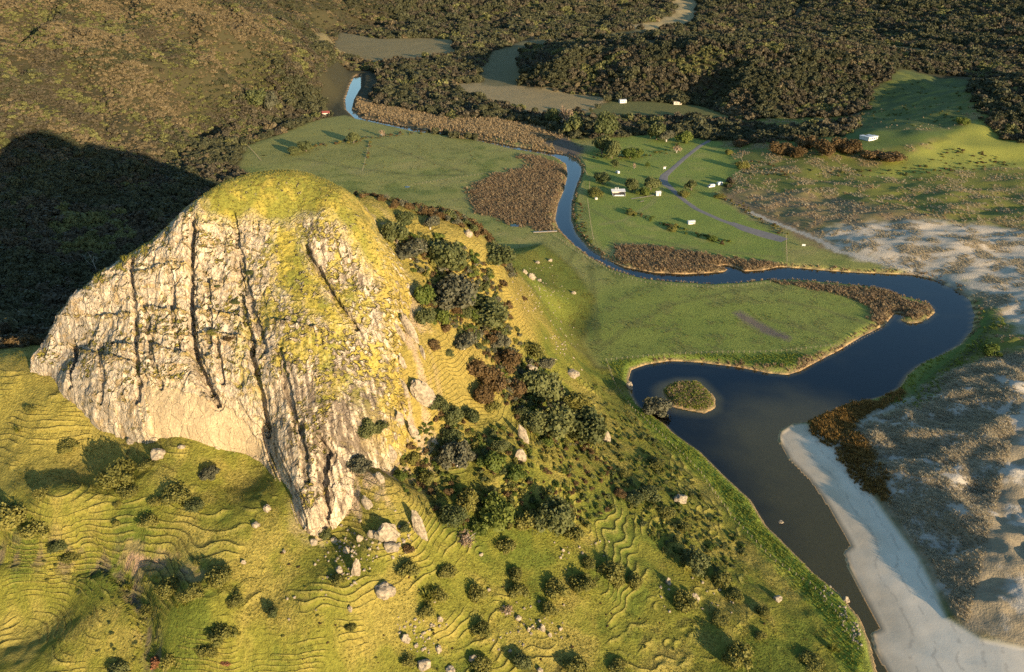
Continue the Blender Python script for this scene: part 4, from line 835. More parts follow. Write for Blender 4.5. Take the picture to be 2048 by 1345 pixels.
rp = nd(nt, 'ShaderNodeValToRGB'); rp.color_ramp.elements[0].position = 0.36; rp.color_ramp.elements[0].color = (0.13, 0.105, 0.075, 1); rp.color_ramp.elements[1].position = 0.60; rp.color_ramp.elements[1].color = (0.37, 0.305, 0.21, 1)
L.new(n1_.outputs[0], rp.inputs[0]); L.new(rp.outputs[0], b.inputs['Base Color']); b.inputs['Roughness'].default_value = 0.92
bp_ = nd(nt, 'ShaderNodeBump', Distance=0.4, Strength=0.7); L.new(n1_.outputs[0], bp_.inputs['Height']); L.new(bp_.outputs[0], b.inputs['Normal'])
BOULDER = [boulder_mesh(j) for j in range(7)]
def rock(px, py, wpx, hpx, label, name='boulder', lean=0.0, group=None, cat='boulder', deep=0.8):
    PN[0] += 1; p = place(px, py + 0.35*hpx); w = 0.42*px_size(px, py, wpx, p); h = 0.46*px_size(px, py, hpx, p)
    o = bpy.data.objects.new(name, BOULDER[PN[0] % 7]); C.objects.link(o)
    o.location = (p[0], p[1] + 0.2*w, p[2] + 0.25*h); o.scale = (w, w*deep, h); o.rotation_euler = (random.uniform(-.15, .15), lean, random.uniform(-.5, .5))
    return tag(o, label, cat, group)
for a in [
 (317,903,36,30,'round pale boulder resting against the foot of the rock dome'),
 (262,880,22,14,'flat grey slab lying under the ochre scar at the dome foot'),
 (362,893,16,9,'small flat stone just right of the round boulder by the dome'),
 (534,1014,18,20,'pale rock on open grass left of the dome tail'),
 (512,1048,18,14,'pair of cream stones sunk in grass below the dome overhang'),
 (568,1102,9,9,'small white stone alone on grass below the dome tip'),
 (487,1123,12,11,'single white stone in the middle of the open left meadow'),
 (628,1081,18,20,'tilted cream stone just below the tip of the rock dome'),
 (642,1062,22,26,'rough rock block at the gap below the two dome buttresses'),
 (692,1098,15,22,'upright grey stone beside the cream rubble slope'),
 (678,1137,18,20,'pale boulder above the round shrub under the rubble'),
 (770,1176,48,34,'broad flat pale outcrop slab lying in the grass'),
 (700,1216,13,15,'white stone alone below the broad flat slab'),
 (812,1273,22,26,'pale upright boulder in the cluster near the bottom edge'),
 (848,1325,34,26,'large pale boulder cut by shade at the bottom edge'),
 (832,1290,10,10,'little cream stone between two larger bottom boulders'),
 (880,1236,13,16,'pale stone at the foot of the yellow flax clump'),
 (877,1295,16,20,'cream stone in the gully right of the bottom boulders'),
 (1037,1234,15,14,'pale stone next to the brown twiggy shrub'),
 (1085,1254,13,20,'tall white stone, left of a trio in the lower meadow'),
 (1100,1268,10,13,'low white stone, middle of a trio in the lower meadow'),
 (1121,1256,10,10,'small white stone, right of a trio in the lower meadow'),
 (1057,1257,7,16,'thin upright pale stone in the lower meadow'),
 (946,1315,20,20,'pale boulder left of the bottom edge shrubs'),
 (900,1338,24,16,'flat cream boulder on the very bottom edge'),
 (1080,1338,14,14,'pale round stone at the bottom edge beside a dark shrub'),
 (1388,1193,24,22,'big white boulder beside a dark shrub on the lower right slope'),
 (1337,1160,13,24,'tall pale stone left of the dark round tree on the right slope'),
 (1555,1195,22,16,'pale boulder near the fence on the lower right slope'),
 (1360,995,32,24,'wide cream boulder on the slope above the river fence'),
 (1212,870,20,34,'tall grey boulder under the trees on the spur toe'),
 (1562,1044,13,10,'brown rock standing alone in the shallow channel'),
 (937,465,20,20,'large pinkish boulder perched on the skyline of the spur'),
 (1062,552,20,16,'largest pale boulder of the rock pile on the grass toe slope'),
 (1050,543,13,11,'left boulder of the rock pile on the grass toe slope'),
 (1078,560,12,9,'right boulder of the rock pile on the grass toe slope'),
 (1100,520,11,8,'white stone on green grass near the river bend'),
 (1147,585,11,8,'single white stone far out on the green toe slope'),
 (1075,524,11,8,'small stone in the grass above the toe slope rock pile'),
 (1145,745,34,20,'cream boulder beside the fence at the spur foot'),
 (1258,770,18,22,'pale boulder on the lagoon shore by the yellow bank'),
 (1693,1197,16,18,'upright pale rock at the head of the shore rubble'),
 (978,1178,9,9,'small pale stone by the lone shrub in mid meadow'),
 (962,1108,10,8,'small stone under the thicket edge in mid meadow'),
 (1126,1100,8,8,'white pebble-like stone below the tall dark tree'),
]: rock(*a)
for a in [
 (849,768,44,104,'long leaning grey rock fin rising from the yellow slope',-0.45),
 (832,850,18,80,'thin pale rock rib running down beside the dome flank',-0.35),
 (840,1040,30,84,'dark tall rock pillar in the slope below the dome',-0.25),
 (777,1058,56,56,'cracked cream rock outcrop below the right buttress',0.1),
 (783,1090,42,26,'low cream rock ledge under the cracked outcrop',0.0),
 (1047,862,20,56,'narrow pale rock rib among the trees of the spur',-0.3),
 (1040,908,28,34,'crumbling cream rock face below the narrow rib',0.0),
 (820,640,24,86,'slanting pinkish rock plate against the dome right edge',-0.4),
 (1060,735,36,18,'pale rock shelf showing between the spur trees',0.0),
 (712,1130,22,56,'cream rubble tongue running down from the dome tail',0.15),
]: rock(a[0], a[1], a[2], a[3], a[4], 'rock_outcrop', a[5], cat='rock', deep=0.55)
scrub_spots = [(806,720,16,40),(812,770,14,50),(800,830,18,44),(782,900,24,40),(760,950,22,34),(735,1000,24,40),(845,700,14,30),(800,655,14,40),(870,880,14,24),(745,1065,22,24),(720,1075,16,20),(668,1078,16,18)]
for k, (a, b, w, h) in enumerate(scrub_spots):
    rock(a, b, w, h, ('slim rock splinter by the middle of the dome right edge', 'long rock splinter lower on the dome right edge', 'split rock where the dome edge meets the yellow grass', 'broken rock beside the lower right corner of the dome', 'rough rock step under the lower right corner of the dome', 'rock lump right of the right buttress',
        'lone rock chip out on the yellow terraces', 'topmost rock splinter on the dome right edge', 'small rock in the grass below the leaning fin', 'cream rock just under the right buttress tip', 'small rock below and left of the cracked outcrop', 'rock chip wedged below the gap of the buttresses')[k], 'rock_outcrop', random.uniform(-0.5, -0.1), 'broken rocks along the right edge of the dome', 'rock', 0.6)
# loose stones too small and many to count
rs = np.random.default_rng(77); SX = []; SY = []
for (a, b, wx_, wy_, n) in [(1080,585,55,60,110),(1120,690,40,50,60),(690,1110,40,60,70),(840,1270,45,55,50),(1060,1240,70,60,40),(780,1080,50,40,60),(1690,1225,14,30,40),(1712,1265,10,30,50),(1655,1180,10,20,24),(1400,1190,90,60,25),(1160,1090,60,40,18),(600,1190,70,80,10)]:
    for k in range(n):
        p = hit(a + rs.normal(0, wx_*0.5), b + rs.normal(0, wy_*0.5))
        if p[2] > 0.1: SX.append(p[0]); SY.append(p[1])
SX = np.array(SX); SY = np.array(SY); ss = rs.uniform(0.12, 0.45, len(SX))*np.where(SX > 60, 1.0, 1.0)
pebble = [boulder_mesh(20+j, 2) for j in range(4)]
scatter('loose_stones', np.c_[SX, SY, hz(SX, SY)+0.05*ss], np.c_[ss, ss, ss*0.8], pebble, seed=9, tilt=0.4)

# ------------------------------------------------------------------ trees and shrubs one can tell apart
for a in [
 # left meadow
 ('shrub',240,942,72,'largest bushy shrub on the left meadow below the boulder'),
 ('shrub',297,926,30,'small shrub touching the right side of the largest meadow shrub',0.8),
 ('shrub',254,980,34,'small shrub just below the largest meadow shrub',0.8),
 ('grey',420,950,32,'grey-green lone shrub under the dome overhang',1.0,None,'shrub','shrub'),
 ('shrub',356,986,46,'wide olive shrub in the middle of the left meadow',0.8),
 ('shrub',312,998,28,'dark little shrub left of the wide olive shrub',0.8),
 ('dark',386,1014,30,'round dark shrub right below the wide olive shrub',0.85,None,'shrub','shrub'),
 ('shrub',297,1042,38,'spiky dark shrub standing alone on the meadow'),
 ('shrub',235,1008,16,'tiny dark shrub above a track on the meadow',0.8),
 ('shrub',233,1048,13,'tiny narrow shrub left of the spiky dark shrub',1.3),
 ('shrub',81,985,26,'small low shrub among the terraced tracks',0.8),
 ('shrub',137,890,32,'mid-sized shrub on the yellow terraces below the dome',0.9),
 ('shrub',62,815,24,'low shrub on the highest yellow terraces',0.6),
 ('flax',36,856,24,'low tuft near the left picture edge'),
 ('shrub',18,1032,66,'big shrub clump at the left picture edge'),
 ('shrub',78,1056,58,'dark shrub clump joined to the one at the left edge',0.9),
 ('dark',116,1092,34,'dark shrub at the head of the gully',0.9,None,'shrub','shrub'),
 ('shrub',140,1110,32,'olive shrub on the gully rim',0.8),
 ('flax',259,1166,32,'yellow-green flax below the bare slip'),
 ('shrub',336,1172,44,'dark leafy shrub on the slip spur',0.9),
 ('shrub',385,1180,42,'shrub with brown top on the slip spur',0.9),
 ('flax',362,1200,34,'flax clump between shrubs on the slip spur'),
 ('shrub',438,1152,46,'shrub on the rim above the slip spur'),
 ('shrub',470,1200,26,'small dark shrub on the rim of the slip spur'),
 ('shrub',393,1127,15,'tiny dark shrub in the grass above the slip'),
 ('shrub',446,1266,48,'tangled dark shrub low on the slip spur',0.9),
 ('shrub',415,1300,34,'shrub with pale sticks low on the slip spur',0.9),
 ('rust',312,1324,24,'rust red shrub at the bottom edge',1.1),
 ('shrub',342,1322,46,'green shrub next to the rust red one'),
 ('dark',240,1340,40,'dark shrub cut off by the bottom edge left of the rust red one',0.9,None,'shrub','shrub'),
 ('shrub',297,1220,26,'small shrub beside the gully channel',0.8),
 ('rust',450,1325,20,'reddish low shrub at the bottom of the slip spur',0.8),
 ('dark',547,1228,24,'dark pointed shrub alone in the grass left of centre',1.2,None,'shrub','shrub'),
 # foot of the dome
 ('shrub',676,1160,30,'round olive shrub below the rubble tongue'),
 ('dark',650,1072,22,'dark shrub wedged under the dome tip',1.0,None,'shrub','shrub'),
 ('dark',811,1058,20,'small dark shrub between outcrop and pillar',1.0,None,'shrub','shrub'),
 ('brown',818,1100,26,'brown-green shrub below the rock ledge'),
 ('shrub',816,1138,36,'olive shrub with a dark pointed top below the ledge',1.2),
 ('shrub',893,1141,38,'round olive shrub in open grass right of the ledge'),
 ('flax',854,1180,54,'large yellow flax clump in the centre meadow'),
 ('shrub',870,1195,36,'leafy shrub growing out of the yellow flax'),
 ('shrub',852,1222,28,'dark shrub below the yellow flax'),
 ('shrub',957,1190,36,'dark green cone-shaped shrub in the centre meadow',1.25),
 ('shrub',1013,1092,32,'round shrub just below the thicket'),
 ('shrub',1030,1148,32,'upper shrub of a pair in the centre meadow'),
 ('shrub',1038,1182,36,'lower shrub of a pair in the centre meadow',0.9),
 ('shrub',1115,1178,44,'left one of three round shrubs in a row'),
 ('shrub',1167,1167,50,'middle and largest of three round shrubs in a row'),
 ('shrub',1220,1140,48,'right one of three round shrubs in a row',0.9),
 ('shrub',1177,1126,26,'small shrub above the row of three round shrubs'),
 ('shrub',1238,1165,24,'small shrub right below the row of three',0.9),
 ('shrub',1270,1161,30,'separate round shrub right of the row of three'),
 ('shrub',1102,1220,28,'small pointed shrub below the row of three',1.1),
 ('shrub',965,1258,44,'oval dark shrub low in the centre meadow'),
 ('tan',1014,1222,30,'brown twiggy bare shrub in the centre meadow',0.8,None,'shrub','shrub'),
 ('shrub',702,1254,20,'small dark shrub in the lower left meadow'),
 ('shrub',821,1322,32,'dark shrub beside the large boulder at the bottom edge'),
 ('shrub',962,1332,40,'wide shrub on the bottom edge among boulders'),
 ('dark',1044,1330,32,'dark pointed shrub on the bottom edge',1.3,None,'shrub','shrub'),
 ('shrub',1150,1330,44,'shrub with dark top on the bottom edge right of centre'),
 ('shrub',1240,1335,34,'low shrub on the bottom edge further right',0.9),
 # lower right slope
 ('dark',1392,1127,56,'big round dark tree on the lower right slope'),
 ('shrub',1372,1203,42,'dark shrub left of the big white boulder'),
 ('shrub',1478,1312,54,'round dark shrub among the curving tracks bottom right'),
 ('shrub',1446,1155,36,'shrub right of the big round dark tree',0.9),
 ('shrub',1470,1185,32,'low shrub below and right of the dark tree',0.8),
 ('shrub',1525,1220,28,'small shrub left of the boulder near the fence',0.9),
 ('shrub',1624,1318,38,'low shrub on tracks near the bottom right shore',0.7),
 ('flax',1668,1294,30,'flax tuft near the bottom right shore'),
 ('shrub',1520,1268,24,'tiny shrub between tracks bottom right',0.8),
 ('shrub',1440,1230,34,'yellowish low shrub under the white boulder',0.6),
 ('dark',1298,988,40,'dark shrub left of the wide cream boulder',0.8,None,'shrub','shrub'),
 ('dark',1268,992,34,'dark shrub left end of the thicket above the fence',0.8,None,'shrub','shrub'),
 ('shrub',1330,1020,36,'shrub in shade below the wide cream boulder',0.7),
 ('shrub',1365,1050,30,'shrub on the shaded hollow of the right slope',0.7),
 ('brown',1240,985,26,'brown shrub on the right slope under the yellow patch',0.8),
 ('shrub',1310,920,34,'olive shrub near the fence above the bright bank',0.7),
 ('shrub',1245,945,30,'scrubby shrub on the yellow slope of the spur',0.8),
 # thicket
 ('dark',903,1038,48,'dark tree at the left end of the thicket'),
 ('tan',934,1072,50,'grey-brown leafless bush below the thicket',0.8,None,'shrub','shrub'),
 ('grey',914,915,74,'broad grey-green tree in the middle of the spur slope'),
 ('dark',902,880,44,'dark tree crown above the broad grey-green tree'),
 ('shrub',938,1002,50,'olive bush joining the thicket from above'),
 ('green',992,1030,76,'bright green centre of the thicket'),
 ('green',960,1050,44,'green shrub in the lower thicket',0.9),
 ('shrub',1062,1042,48,'olive right half of the thicket'),
 ('dark',1112,1046,72,'tall dark tree at the right end of the thicket',1.15),
 ('shrub',1150,1068,36,'small dark shrub right of the tall dark tree'),
 ('green',1030,948,36,'dark green shrub on the tracked yellow slope',1.2),
 ('green',979,930,40,'upright green shrub right of the broad grey-green tree',1.3),
 ('dark',1000,895,28,'dark shrub above the upright green shrub',1.0,None,'shrub','shrub'),
 # right flank of the dome
 ('grey',719,932,50,'grey-green tree growing against the right buttress'),
 ('dark',729,862,46,'dark green tree rooted in the lichened rock'),
 ('dark',760,857,32,'dark shrub right of the tree in the lichened rock',1.0,None,'shrub','shrub'),
 ('shrub',825,918,28,'shrub on the yellow slope right of the dome tail'),
 ('shrub',855,955,36,'olive shrub below the yellow slope right of the dome'),
 ('green',800,950,28,'green shrub close to the right buttress',0.8),
 ('dark',876,815,34,'round dark tree under the leaning rock fin'),
 ('dark',910,840,42,'dark tree right of the leaning rock fin base'),
 ('dark',938,835,38,'dark bushy tree between fin and brown tree'),
 ('brown',958,796,44,'tall brown-leaved tree on the yellow slope',1.4,None,'tree','tree'),
 ('shrub',985,812,28,'small dark shrub right of the tall brown tree'),
 ('brown',866,690,26,'brownish shrub on the upper yellow terraces'),
 ('dark',898,705,18,'small heart-shaped dark shrub on the upper terraces',0.8,None,'shrub','shrub'),
 ('brown',893,657,24,'reddish shrub at the top of the yellow terraces'),
 ('brown',962,748,56,'large brown bush on the crest of the spur',1.0),
 ('brown',992,765,50,'brown bush right of the large brown bush'),
 ('brown',1013,728,52,'brown-green bush behind the brown bushes'),
 ('brown',1032,780,46,'rust brown bush nearest the dark spur trees'),
 ('grey',927,685,52,'grey tree above the brown bushes'),
 ('dark',1081,790,82,'large dark green tree on the spur toe'),
 ('dark',1109,862,82,'large dark tree below the spur toe tree'),
 ('dark',1170,862,86,'broadest dark tree at the foot of the spur'),
 ('dark',1072,852,52,'dark tree left of the large dark tree'),
 ('shrub',1145,800,50,'olive tree on the right edge of the spur toe',1.0,None,'tree','tree'),
 ('dark',1045,830,36,'dark shrub beside the narrow pale rock rib',1.0,None,'shrub','shrub'),
 # crest of the spur
 ('dark',793,474,50,'dark tree against the right shoulder of the dome'),
 ('grey',818,500,62,'greyish tree below the shoulder of the dome'),
 ('dark',892,522,80,'large dark green tree near the top of the spur'),
 ('grey',906,590,92,'biggest grey tree with pale bare limbs on the spur'),
 ('dark',968,632,76,'dark round tree right of the biggest grey tree'),
 ('green',845,592,48,'bright green tree left of the biggest grey tree',1.2,None,'tree','tree'),
 ('grey',860,448,42,'grey-green tree high on the spur near the skyline'),
 ('dark',814,440,34,'dark tree at the top of the spur behind the dome'),
 ('dark',995,516,62,'dark green tree at the right end of the spur crest'),
 ('green',880,640,40,'green bush under the biggest grey tree'),
 ('dark',850,640,34,'dark bush in the gully right of the dome',1.0,None,'shrub','shrub'),
 ('grey',1000,690,46,'grey-brown tree low on the spur crest'),
 ('shrub',1060,700,40,'olive shrub on the steep right side of the spur'),
 ('grey',1090,730,38,'pale scrubby tree on the steep right side of the spur'),
 # on the rock
 ('dark',500,547,16,'small dark bush growing from a crack high on the rock face',0.8,None,'shrub','shrub'),
 ('dark',470,603,20,'dark bush on a ledge in the middle of the rock face',0.7,None,'shrub','shrub'),
 ('dark',435,572,13,'tiny bush on the rock face above the ledge',0.7,None,'shrub','shrub'),
 ('shrub',425,662,20,'bush at the left end of the long ledge',0.6),
 ('brown',462,672,30,'brown brush on the long ledge',0.5),
 ('flax',248,515,22,'bright yellow tussock on the left skyline of the dome'),
 # lagoon and dunes
 ('grey',1313,815,56,'spreading grey tree leaning over the lagoon shore',1.0),
 ('green',1984,700,38,'single green bush on the dune flat by the grassy lane',0.8),
]: plant(*a)

def dead_tree(px, py, hpx, label):
    p = place(px, py); h = px_size(px, py, hpx, p); r = random.Random(5)
    o = empty('dead_tree', p); tag(o, label, 'dead tree')
    V = []; F = []
    tube(V, F, [(0, 0, -0.4), (0.05*h, 0, 0.25*h), (-0.02*h, 0.02*h, 0.55*h), (-0.10*h, 0, h)], [0.16, 0.13, 0.09, 0.03], 6); mesh_obj('trunk', V, F, M_pale_bark, o)
    for k in range(7):
        V = []; F = []; z0 = h*r.uniform(0.3, 0.8); a = r.uniform(0, 6.28); d = h*r.uniform(0.2, 0.38)
        b0 = (0, 0, z0); b1 = (math.cos(a)*d*0.6, math.sin(a)*d*0.3, z0+d*0.5); b2 = (math.cos(a)*d, math.sin(a)*d*0.5, z0+d)
        tube(V, F, [b0, b1, b2], [0.07, 0.05, 0.02], 5); tube(V, F, [b1, (b1[0]*1.5, b1[1]-0.2*d, b1[2]+0.15*d)], [0.04, 0.015], 4); mesh_obj('branch', V, F, M_pale_bark, o)
dead_tree(192, 547, 44, 'bare dead tree on the left skyline of the rock dome')

# scrub that clothes the spur: too many to tell apart
def in_px_region(poly, n, seed, minz=1.0):
    r = np.random.default_rng(seed); poly = np.array(poly, float); out = []
    x0, y0 = poly.min(0); x1, y1 = poly.max(0)
    while len(out) < n:
        a = r.uniform(x0, x1, 64); b = r.uniform(y0, y1, 64); ok = sd_poly(a, b, poly, 5) < 0
        for u, v in zip(a[ok], b[ok]):
            p = hit(u, v)
            if p[2] > minz and dome_hit(u, v, DH)[0][1] > p[1]: out.append(p)
    return np.array(out[:n])
def scrub(name, poly, n, size, kinds, seed, tall=1.0, pts=None):
    P = in_px_region(poly, n, seed) if pts is None else pts; r = np.random.default_rng(seed); s = size*r.uniform(0.45, 1.35, len(P))
    return scatter(name, np.c_[P[:, 0], P[:, 1], P[:, 2]-0.12*s], np.c_[s, s, s*tall*r.uniform(0.7, 1.2, len(P))], kinds, seed=seed)
sp = {k: [crown_mesh('scrub', LM[k], 500+7*j, lobes=6, leaves=480, leaf=0.09, height=1.0, scatter=0.4) for j in range(2)] for k in ('shrub', 'dark', 'brown', 'grey', 'green')}
scrub('spur_scrub', [(800,470),(880,470),(980,520),(1000,600),(1060,700),(1120,780),(1200,830),(1190,900),(1080,890),(1000,800),(960,700),(880,640),(840,600)], 900, 1.25, sp['dark']+sp['grey']+sp['brown']+sp['shrub']+sp['green'], 81)
scrub('belt_scrub', [(880,480),(1000,560),(1060,700),(1150,800),(1195,880),(1100,905),(1040,820),(960,710),(870,600)], 170, 2.1, sp['dark']+sp['grey']+sp['brown']+sp['green'], 97)
scrub('slope_scrub', [(760,900),(900,820),(1050,880),(1200,900),(1250,1000),(1180,1060),(1000,1060),(880,1050),(800,980)], 620, 1.05, sp['shrub']+sp['green']+sp['brown']+sp['dark'], 82)
scrub('fence_scrub', [(1180,740),(1240,800),(1330,900),(1400,980),(1500,1100),(1450,1150),(1300,1080),(1220,960),(1180,850)], 430, 1.0, sp['shrub']+sp['dark']+sp['green'], 83, 0.8)
rg = np.array([at_y(a, b, Y)[:2] for a, b, Y in [(560,372,262),(620,372,262),(700,388,264),(800,408,266),(900,445,272),(970,485,276),(1010,530,280)]]); rr_ = np.random.default_rng(84); k = rr_.uniform(0, len(rg)-1.001, 520); i = k.astype(int); q = rg[i]*(1-(k-i))[:, None] + rg[i+1]*(k-i)[:, None]
q = q + rr_.normal(0, 1, q.shape)*np.array([3, 5.0]) + np.array([0, 3.0]); scrub('ridge_manuka', None, 0, 1.9, sp['brown'] + sp['brown'] + sp['dark'] + sp['grey'][:1], 84, 1.1, np.c_[q, hz(q[:, 0], q[:, 1])])
lf_ = np.array([(-158,224),(-150,230),(-142,238),(-130,248)], float); k = rr_.uniform(0, 2.99, 70); i = k.astype(int); q = lf_[i]*(1-(k-i))[:, None] + lf_[i+1]*(k-i)[:, None] + rr_.normal(0, 1.5, (70, 2)) + np.array([-8, 1.0])*rr_.uniform(0, 3, (70, 1))
scrub('saddle_manuka', None, 0, 1.9, sp['brown'], 85, 1.2, np.c_[q, hz(q[:, 0], q[:, 1])])
scrub('gully_scrub', [(0,1090),(230,1115),(290,1180),(300,1345),(200,1345),(150,1180),(0,1150)], 60, 0.6, sp['shrub']+sp['dark'], 86, 0.6)
scrub('meadow_tussocks', [(560,1100),(900,1160),(1250,1200),(1500,1200),(1600,1345),(560,1345)], 70, 0.45, sp['shrub']+sp['brown'], 87, 0.7)
scrub('bank_scrub', [(1150,380),(1170,420),(1175,470),(1210,510),(1190,515),(1150,470),(1143,430)], 90, 0.9, sp['green']+sp['brown'], 88, 0.8)
scrub('field_rushes', [(500,300),(640,250),(760,262),(960,300),(960,330),(800,380),(640,320)], 60, 0.7, sp['shrub']+sp['brown'], 89, 0.6)
scrub('dune_scrub', [(1700,275),(1900,285),(1850,330),(1760,340),(1600,340),(1500,320),(1480,350),(1600,360),(1900,350),(2040,330),(1960,300)], 140, 1.6, sp['shrub']+sp['brown']+sp['dark'], 90, 0.6)
scrub('far_hill_scrub', [(1730,250),(1740,190),(1800,160),(1930,170),(1925,240),(1850,255)], 110, 1.5, sp['green']+sp['shrub'], 91, 0.5)
scrub('headland_hollow_scrub', [(1240,980),(1330,960),(1400,1050),(1480,1150),(1440,1190),(1340,1110),(1260,1040)], 60, 0.9, sp['dark']+sp['shrub'], 92, 0.7)
# ------------------------------------------------------------------ trees of the camp ground and the fields
for a in [
 ('dark',1206,268,42,'tallest dark tree at the top left of the camp lawn',1.5), ('dark',1204,298,38,'dark tree on the left edge of the camp lawn',1.3), ('dark',1224,308,34,'dark tree below the left edge tree of the camp lawn',1.3),
 ('green',1260,310,28,'round green tree in the hedge row of the camp lawn',1.0,None,'tree','tree'), ('green',1275,306,26,'second green tree in the hedge row of the camp lawn',1.0,None,'tree','tree'), ('dark',1229,329,18,'small round tree above the white camper van',0.9),
 ('dark',1313,270,34,'dark tree at the top of the camp lawn',1.1), ('grey',1333,276,28,'grey tree at the top of the camp lawn beside the dark one',1.2), ('green',1369,278,26,'yellow-green tree by the bend of the road',1.3,None,'tree','tree'),
 ('tan',1353,300,22,'bare tan tree near the road in the camp hedge',1.0), ('tan',1268,335,10,'small tan sapling on the middle camp lawn',1.3), ('green',1295,331,9,'thin sapling left of the sign on the camp lawn',1.3,None,'tree','tree'),
 ('dark',1206,361,28,'dark tree behind the left end of the camp shelter',1.1), ('shrub',1190,384,28,'olive tree between the camp shelter and the river',1.0,None,'tree','tree'), ('dark',1264,376,26,'dark tree at the right end of the camp shelter',1.2),
 ('green',1286,382,30,'green bush between shelter tree and white hut',0.8), ('dark',1301,373,28,'dark tree behind the small white hut',1.2), ('dark',1383,374,26,'dark bushy tree by the road junction',1.0), ('shrub',1368,386,22,'low bush left of the road junction tree',0.7),
 ('green',1452,370,13,'round bush right of the parked caravan',0.9), ('shrub',1457,304,16,'small bush on the right edge of the camp lawn',0.9), ('shrub',1484,330,22,'bush at the corner of the right camp fence',0.9), ('shrub',1440,390,20,'bush at the start of the fence below the caravan',0.7),
 ('tan',1124,246,22,'left one of two tall bare tan poplars',2.2), ('tan',1136,248,22,'right one of two tall bare tan poplars',2.2), ('dark',1150,262,34,'dark tree right of the two tan poplars',1.3), ('dark',1108,240,34,'dark tree left of the two tan poplars',1.2),
 ('dark',707,280,24,'dark tree on the hedge line of the left field',1.0), ('dark',612,296,26,'dark tree at the near end of the left field hedge',1.0), ('dark',590,302,22,'dark bush joining the near end of the left field hedge',0.9,None,'shrub','shrub'),
 ('tan',764,270,14,'small bare tan tree beside the river in the left field',1.0), ('grey',540,215,40,'tall pale branched tree on the foot of the left hill',1.3), ('dark',520,205,40,'dark tree left of the pale tree on the hill foot',1.0),
 ('brown',1480,285,26,'round dark brown bush alone on the tan terrace',0.7), ('brown',1556,296,44,'leftmost bush of the dark brown dune thicket',0.9), ('brown',1592,302,44,'low front bush of the dark brown dune thicket',0.8), ('brown',1612,287,44,'back bush of the dark brown dune thicket',0.9),
 ('brown',1645,298,46,'middle bush of the dark brown dune thicket',0.9), ('brown',1672,288,42,'high bush of the dark brown dune thicket',1.0), ('brown',1700,294,44,'rightmost bush of the dark brown dune thicket',0.9), ('brown',1745,306,46,'left half of the wind-flattened brown bush by the house',0.6), ('brown',1785,310,52,'right half of the wind-flattened brown bush by the house',0.6),
 ('green',1925,240,26,'shrub on the shaded rim of the bright hillside',0.8), ('shrub',1262,424,18,'first bush of the hedge strip crossing the lower camp lawn',0.7), ('shrub',1345,455,22,'middle bush of the hedge strip crossing the lower camp lawn',0.7), ('green',1425,475,20,'last bush of the hedge strip crossing the lower camp lawn',0.7),
]: plant(*a)
def px_line(pts, n, jit, seed):
    r = np.random.default_rng(seed); pts = np.array(pts, float); k = r.uniform(0, len(pts)-1.001, n); i = k.astype(int)
    q = pts[i]*(1-(k-i))[:, None] + pts[i+1]*(k-i)[:, None] + r.normal(0, 1, (n, 2))*np.array(jit); return np.array([hit(a, b) for a, b in q])
scrub('camp_hedge', None, 0, 1.3, sp['green']+sp['shrub']+sp['brown'], 93, 0.8, np.r_[px_line([(1250,418),(1290,436),(1340,452),(1400,472),(1460,488)], 60, (5, 2.5), 1), px_line([(1180,312),(1230,318),(1290,312),(1340,300),(1370,285)], 50, (5, 2), 2)])
scrub('field_hedge', None, 0, 1.4, sp['brown']+sp['shrub']+sp['grey'], 94, 0.9, np.r_[px_line([(585,305),(640,292),(700,283),(770,272),(850,266)], 90, (4, 1.5), 3), px_line([(730,338),(736,310),(740,285)], 18, (1, 2), 4)])
scrub('lawn_edge_scrub', None, 0, 1.2, sp['brown']+sp['shrub'], 95, 0.8, px_line([(1430,388),(1500,425),(1572,470)], 50, (6, 3), 5))

# ------------------------------------------------------------------ road, ponds
def strip(name, pts, widths, mat, lift=0.07, step=1.5):
    P = [hit(a, b)[:2] for a, b in pts]; L_ = [0]
    for i in range(1, len(P)): L_.append(L_[-1] + np.linalg.norm(P[i]-P[i-1]))
    t = np.arange(0, L_[-1], step); X = np.interp(t, L_, [p[0] for p in P]); Y = np.interp(t, L_, [p[1] for p in P]); Wd = np.interp(t, L_, widths)
    for _ in range(6): X[1:-1] = (X[:-2]+2*X[1:-1]+X[2:])/4; Y[1:-1] = (Y[:-2]+2*Y[1:-1]+Y[2:])/4
    tx = np.gradient(X); ty = np.gradient(Y); l = np.hypot(tx, ty); nx, ny = -ty/l, tx/l
    V = []; m = 7
    for j in range(m):
        f = (j/(m-1)-0.5)*(Wd + 0.5*fbm(t, t*0+j, 6, 2, 7)*(1 if j in (0, m-1) else 0)); x = X+nx*f; y = Y+ny*f; V.append(np.c_[x, y, hz(x, y) + (lift if j not in (0, m-1) else -0.05)])
    V = np.stack(V, 1); n = len(t); ii = np.arange(n*m).reshape(n, m); q = np.stack([ii[:-1, :-1], ii[:-1, 1:], ii[1:, 1:], ii[1:, :-1]], -1).reshape(-1, 4)
    return mesh_obj(name, V.reshape(-1, 3), q, mat, smooth=True)
M_gravel = plain('gravel', (0.20, 0.17, 0.145), 0.95, vary=0.35, scale=0.5)
tag(strip('gravel_road', [(1470,262),(1430,276),(1400,292),(1372,314),(1345,338),(1328,352),(1326,364),(1345,380),(1362,396),(1395,420),(1440,440),(1475,452)], [4.5,4.5,4.5,4.5,5,7,8,5,4.5,4.5,4.5,6], M_gravel), kind='structure')
tag(strip('car_park', [(1462,446),(1490,458),(1530,470),(1572,482)], [5,10,12,10], M_gravel, 0.09), kind='structure')
M_path = plain('trodden_earth', (0.30, 0.25, 0.19), 0.95, vary=0.25, scale=0.6)
tag(strip('foot_path', [(1262,398),(1290,394),(1310,390)], [1.5,1.5,1.5], M_path, 0.08), kind='structure')
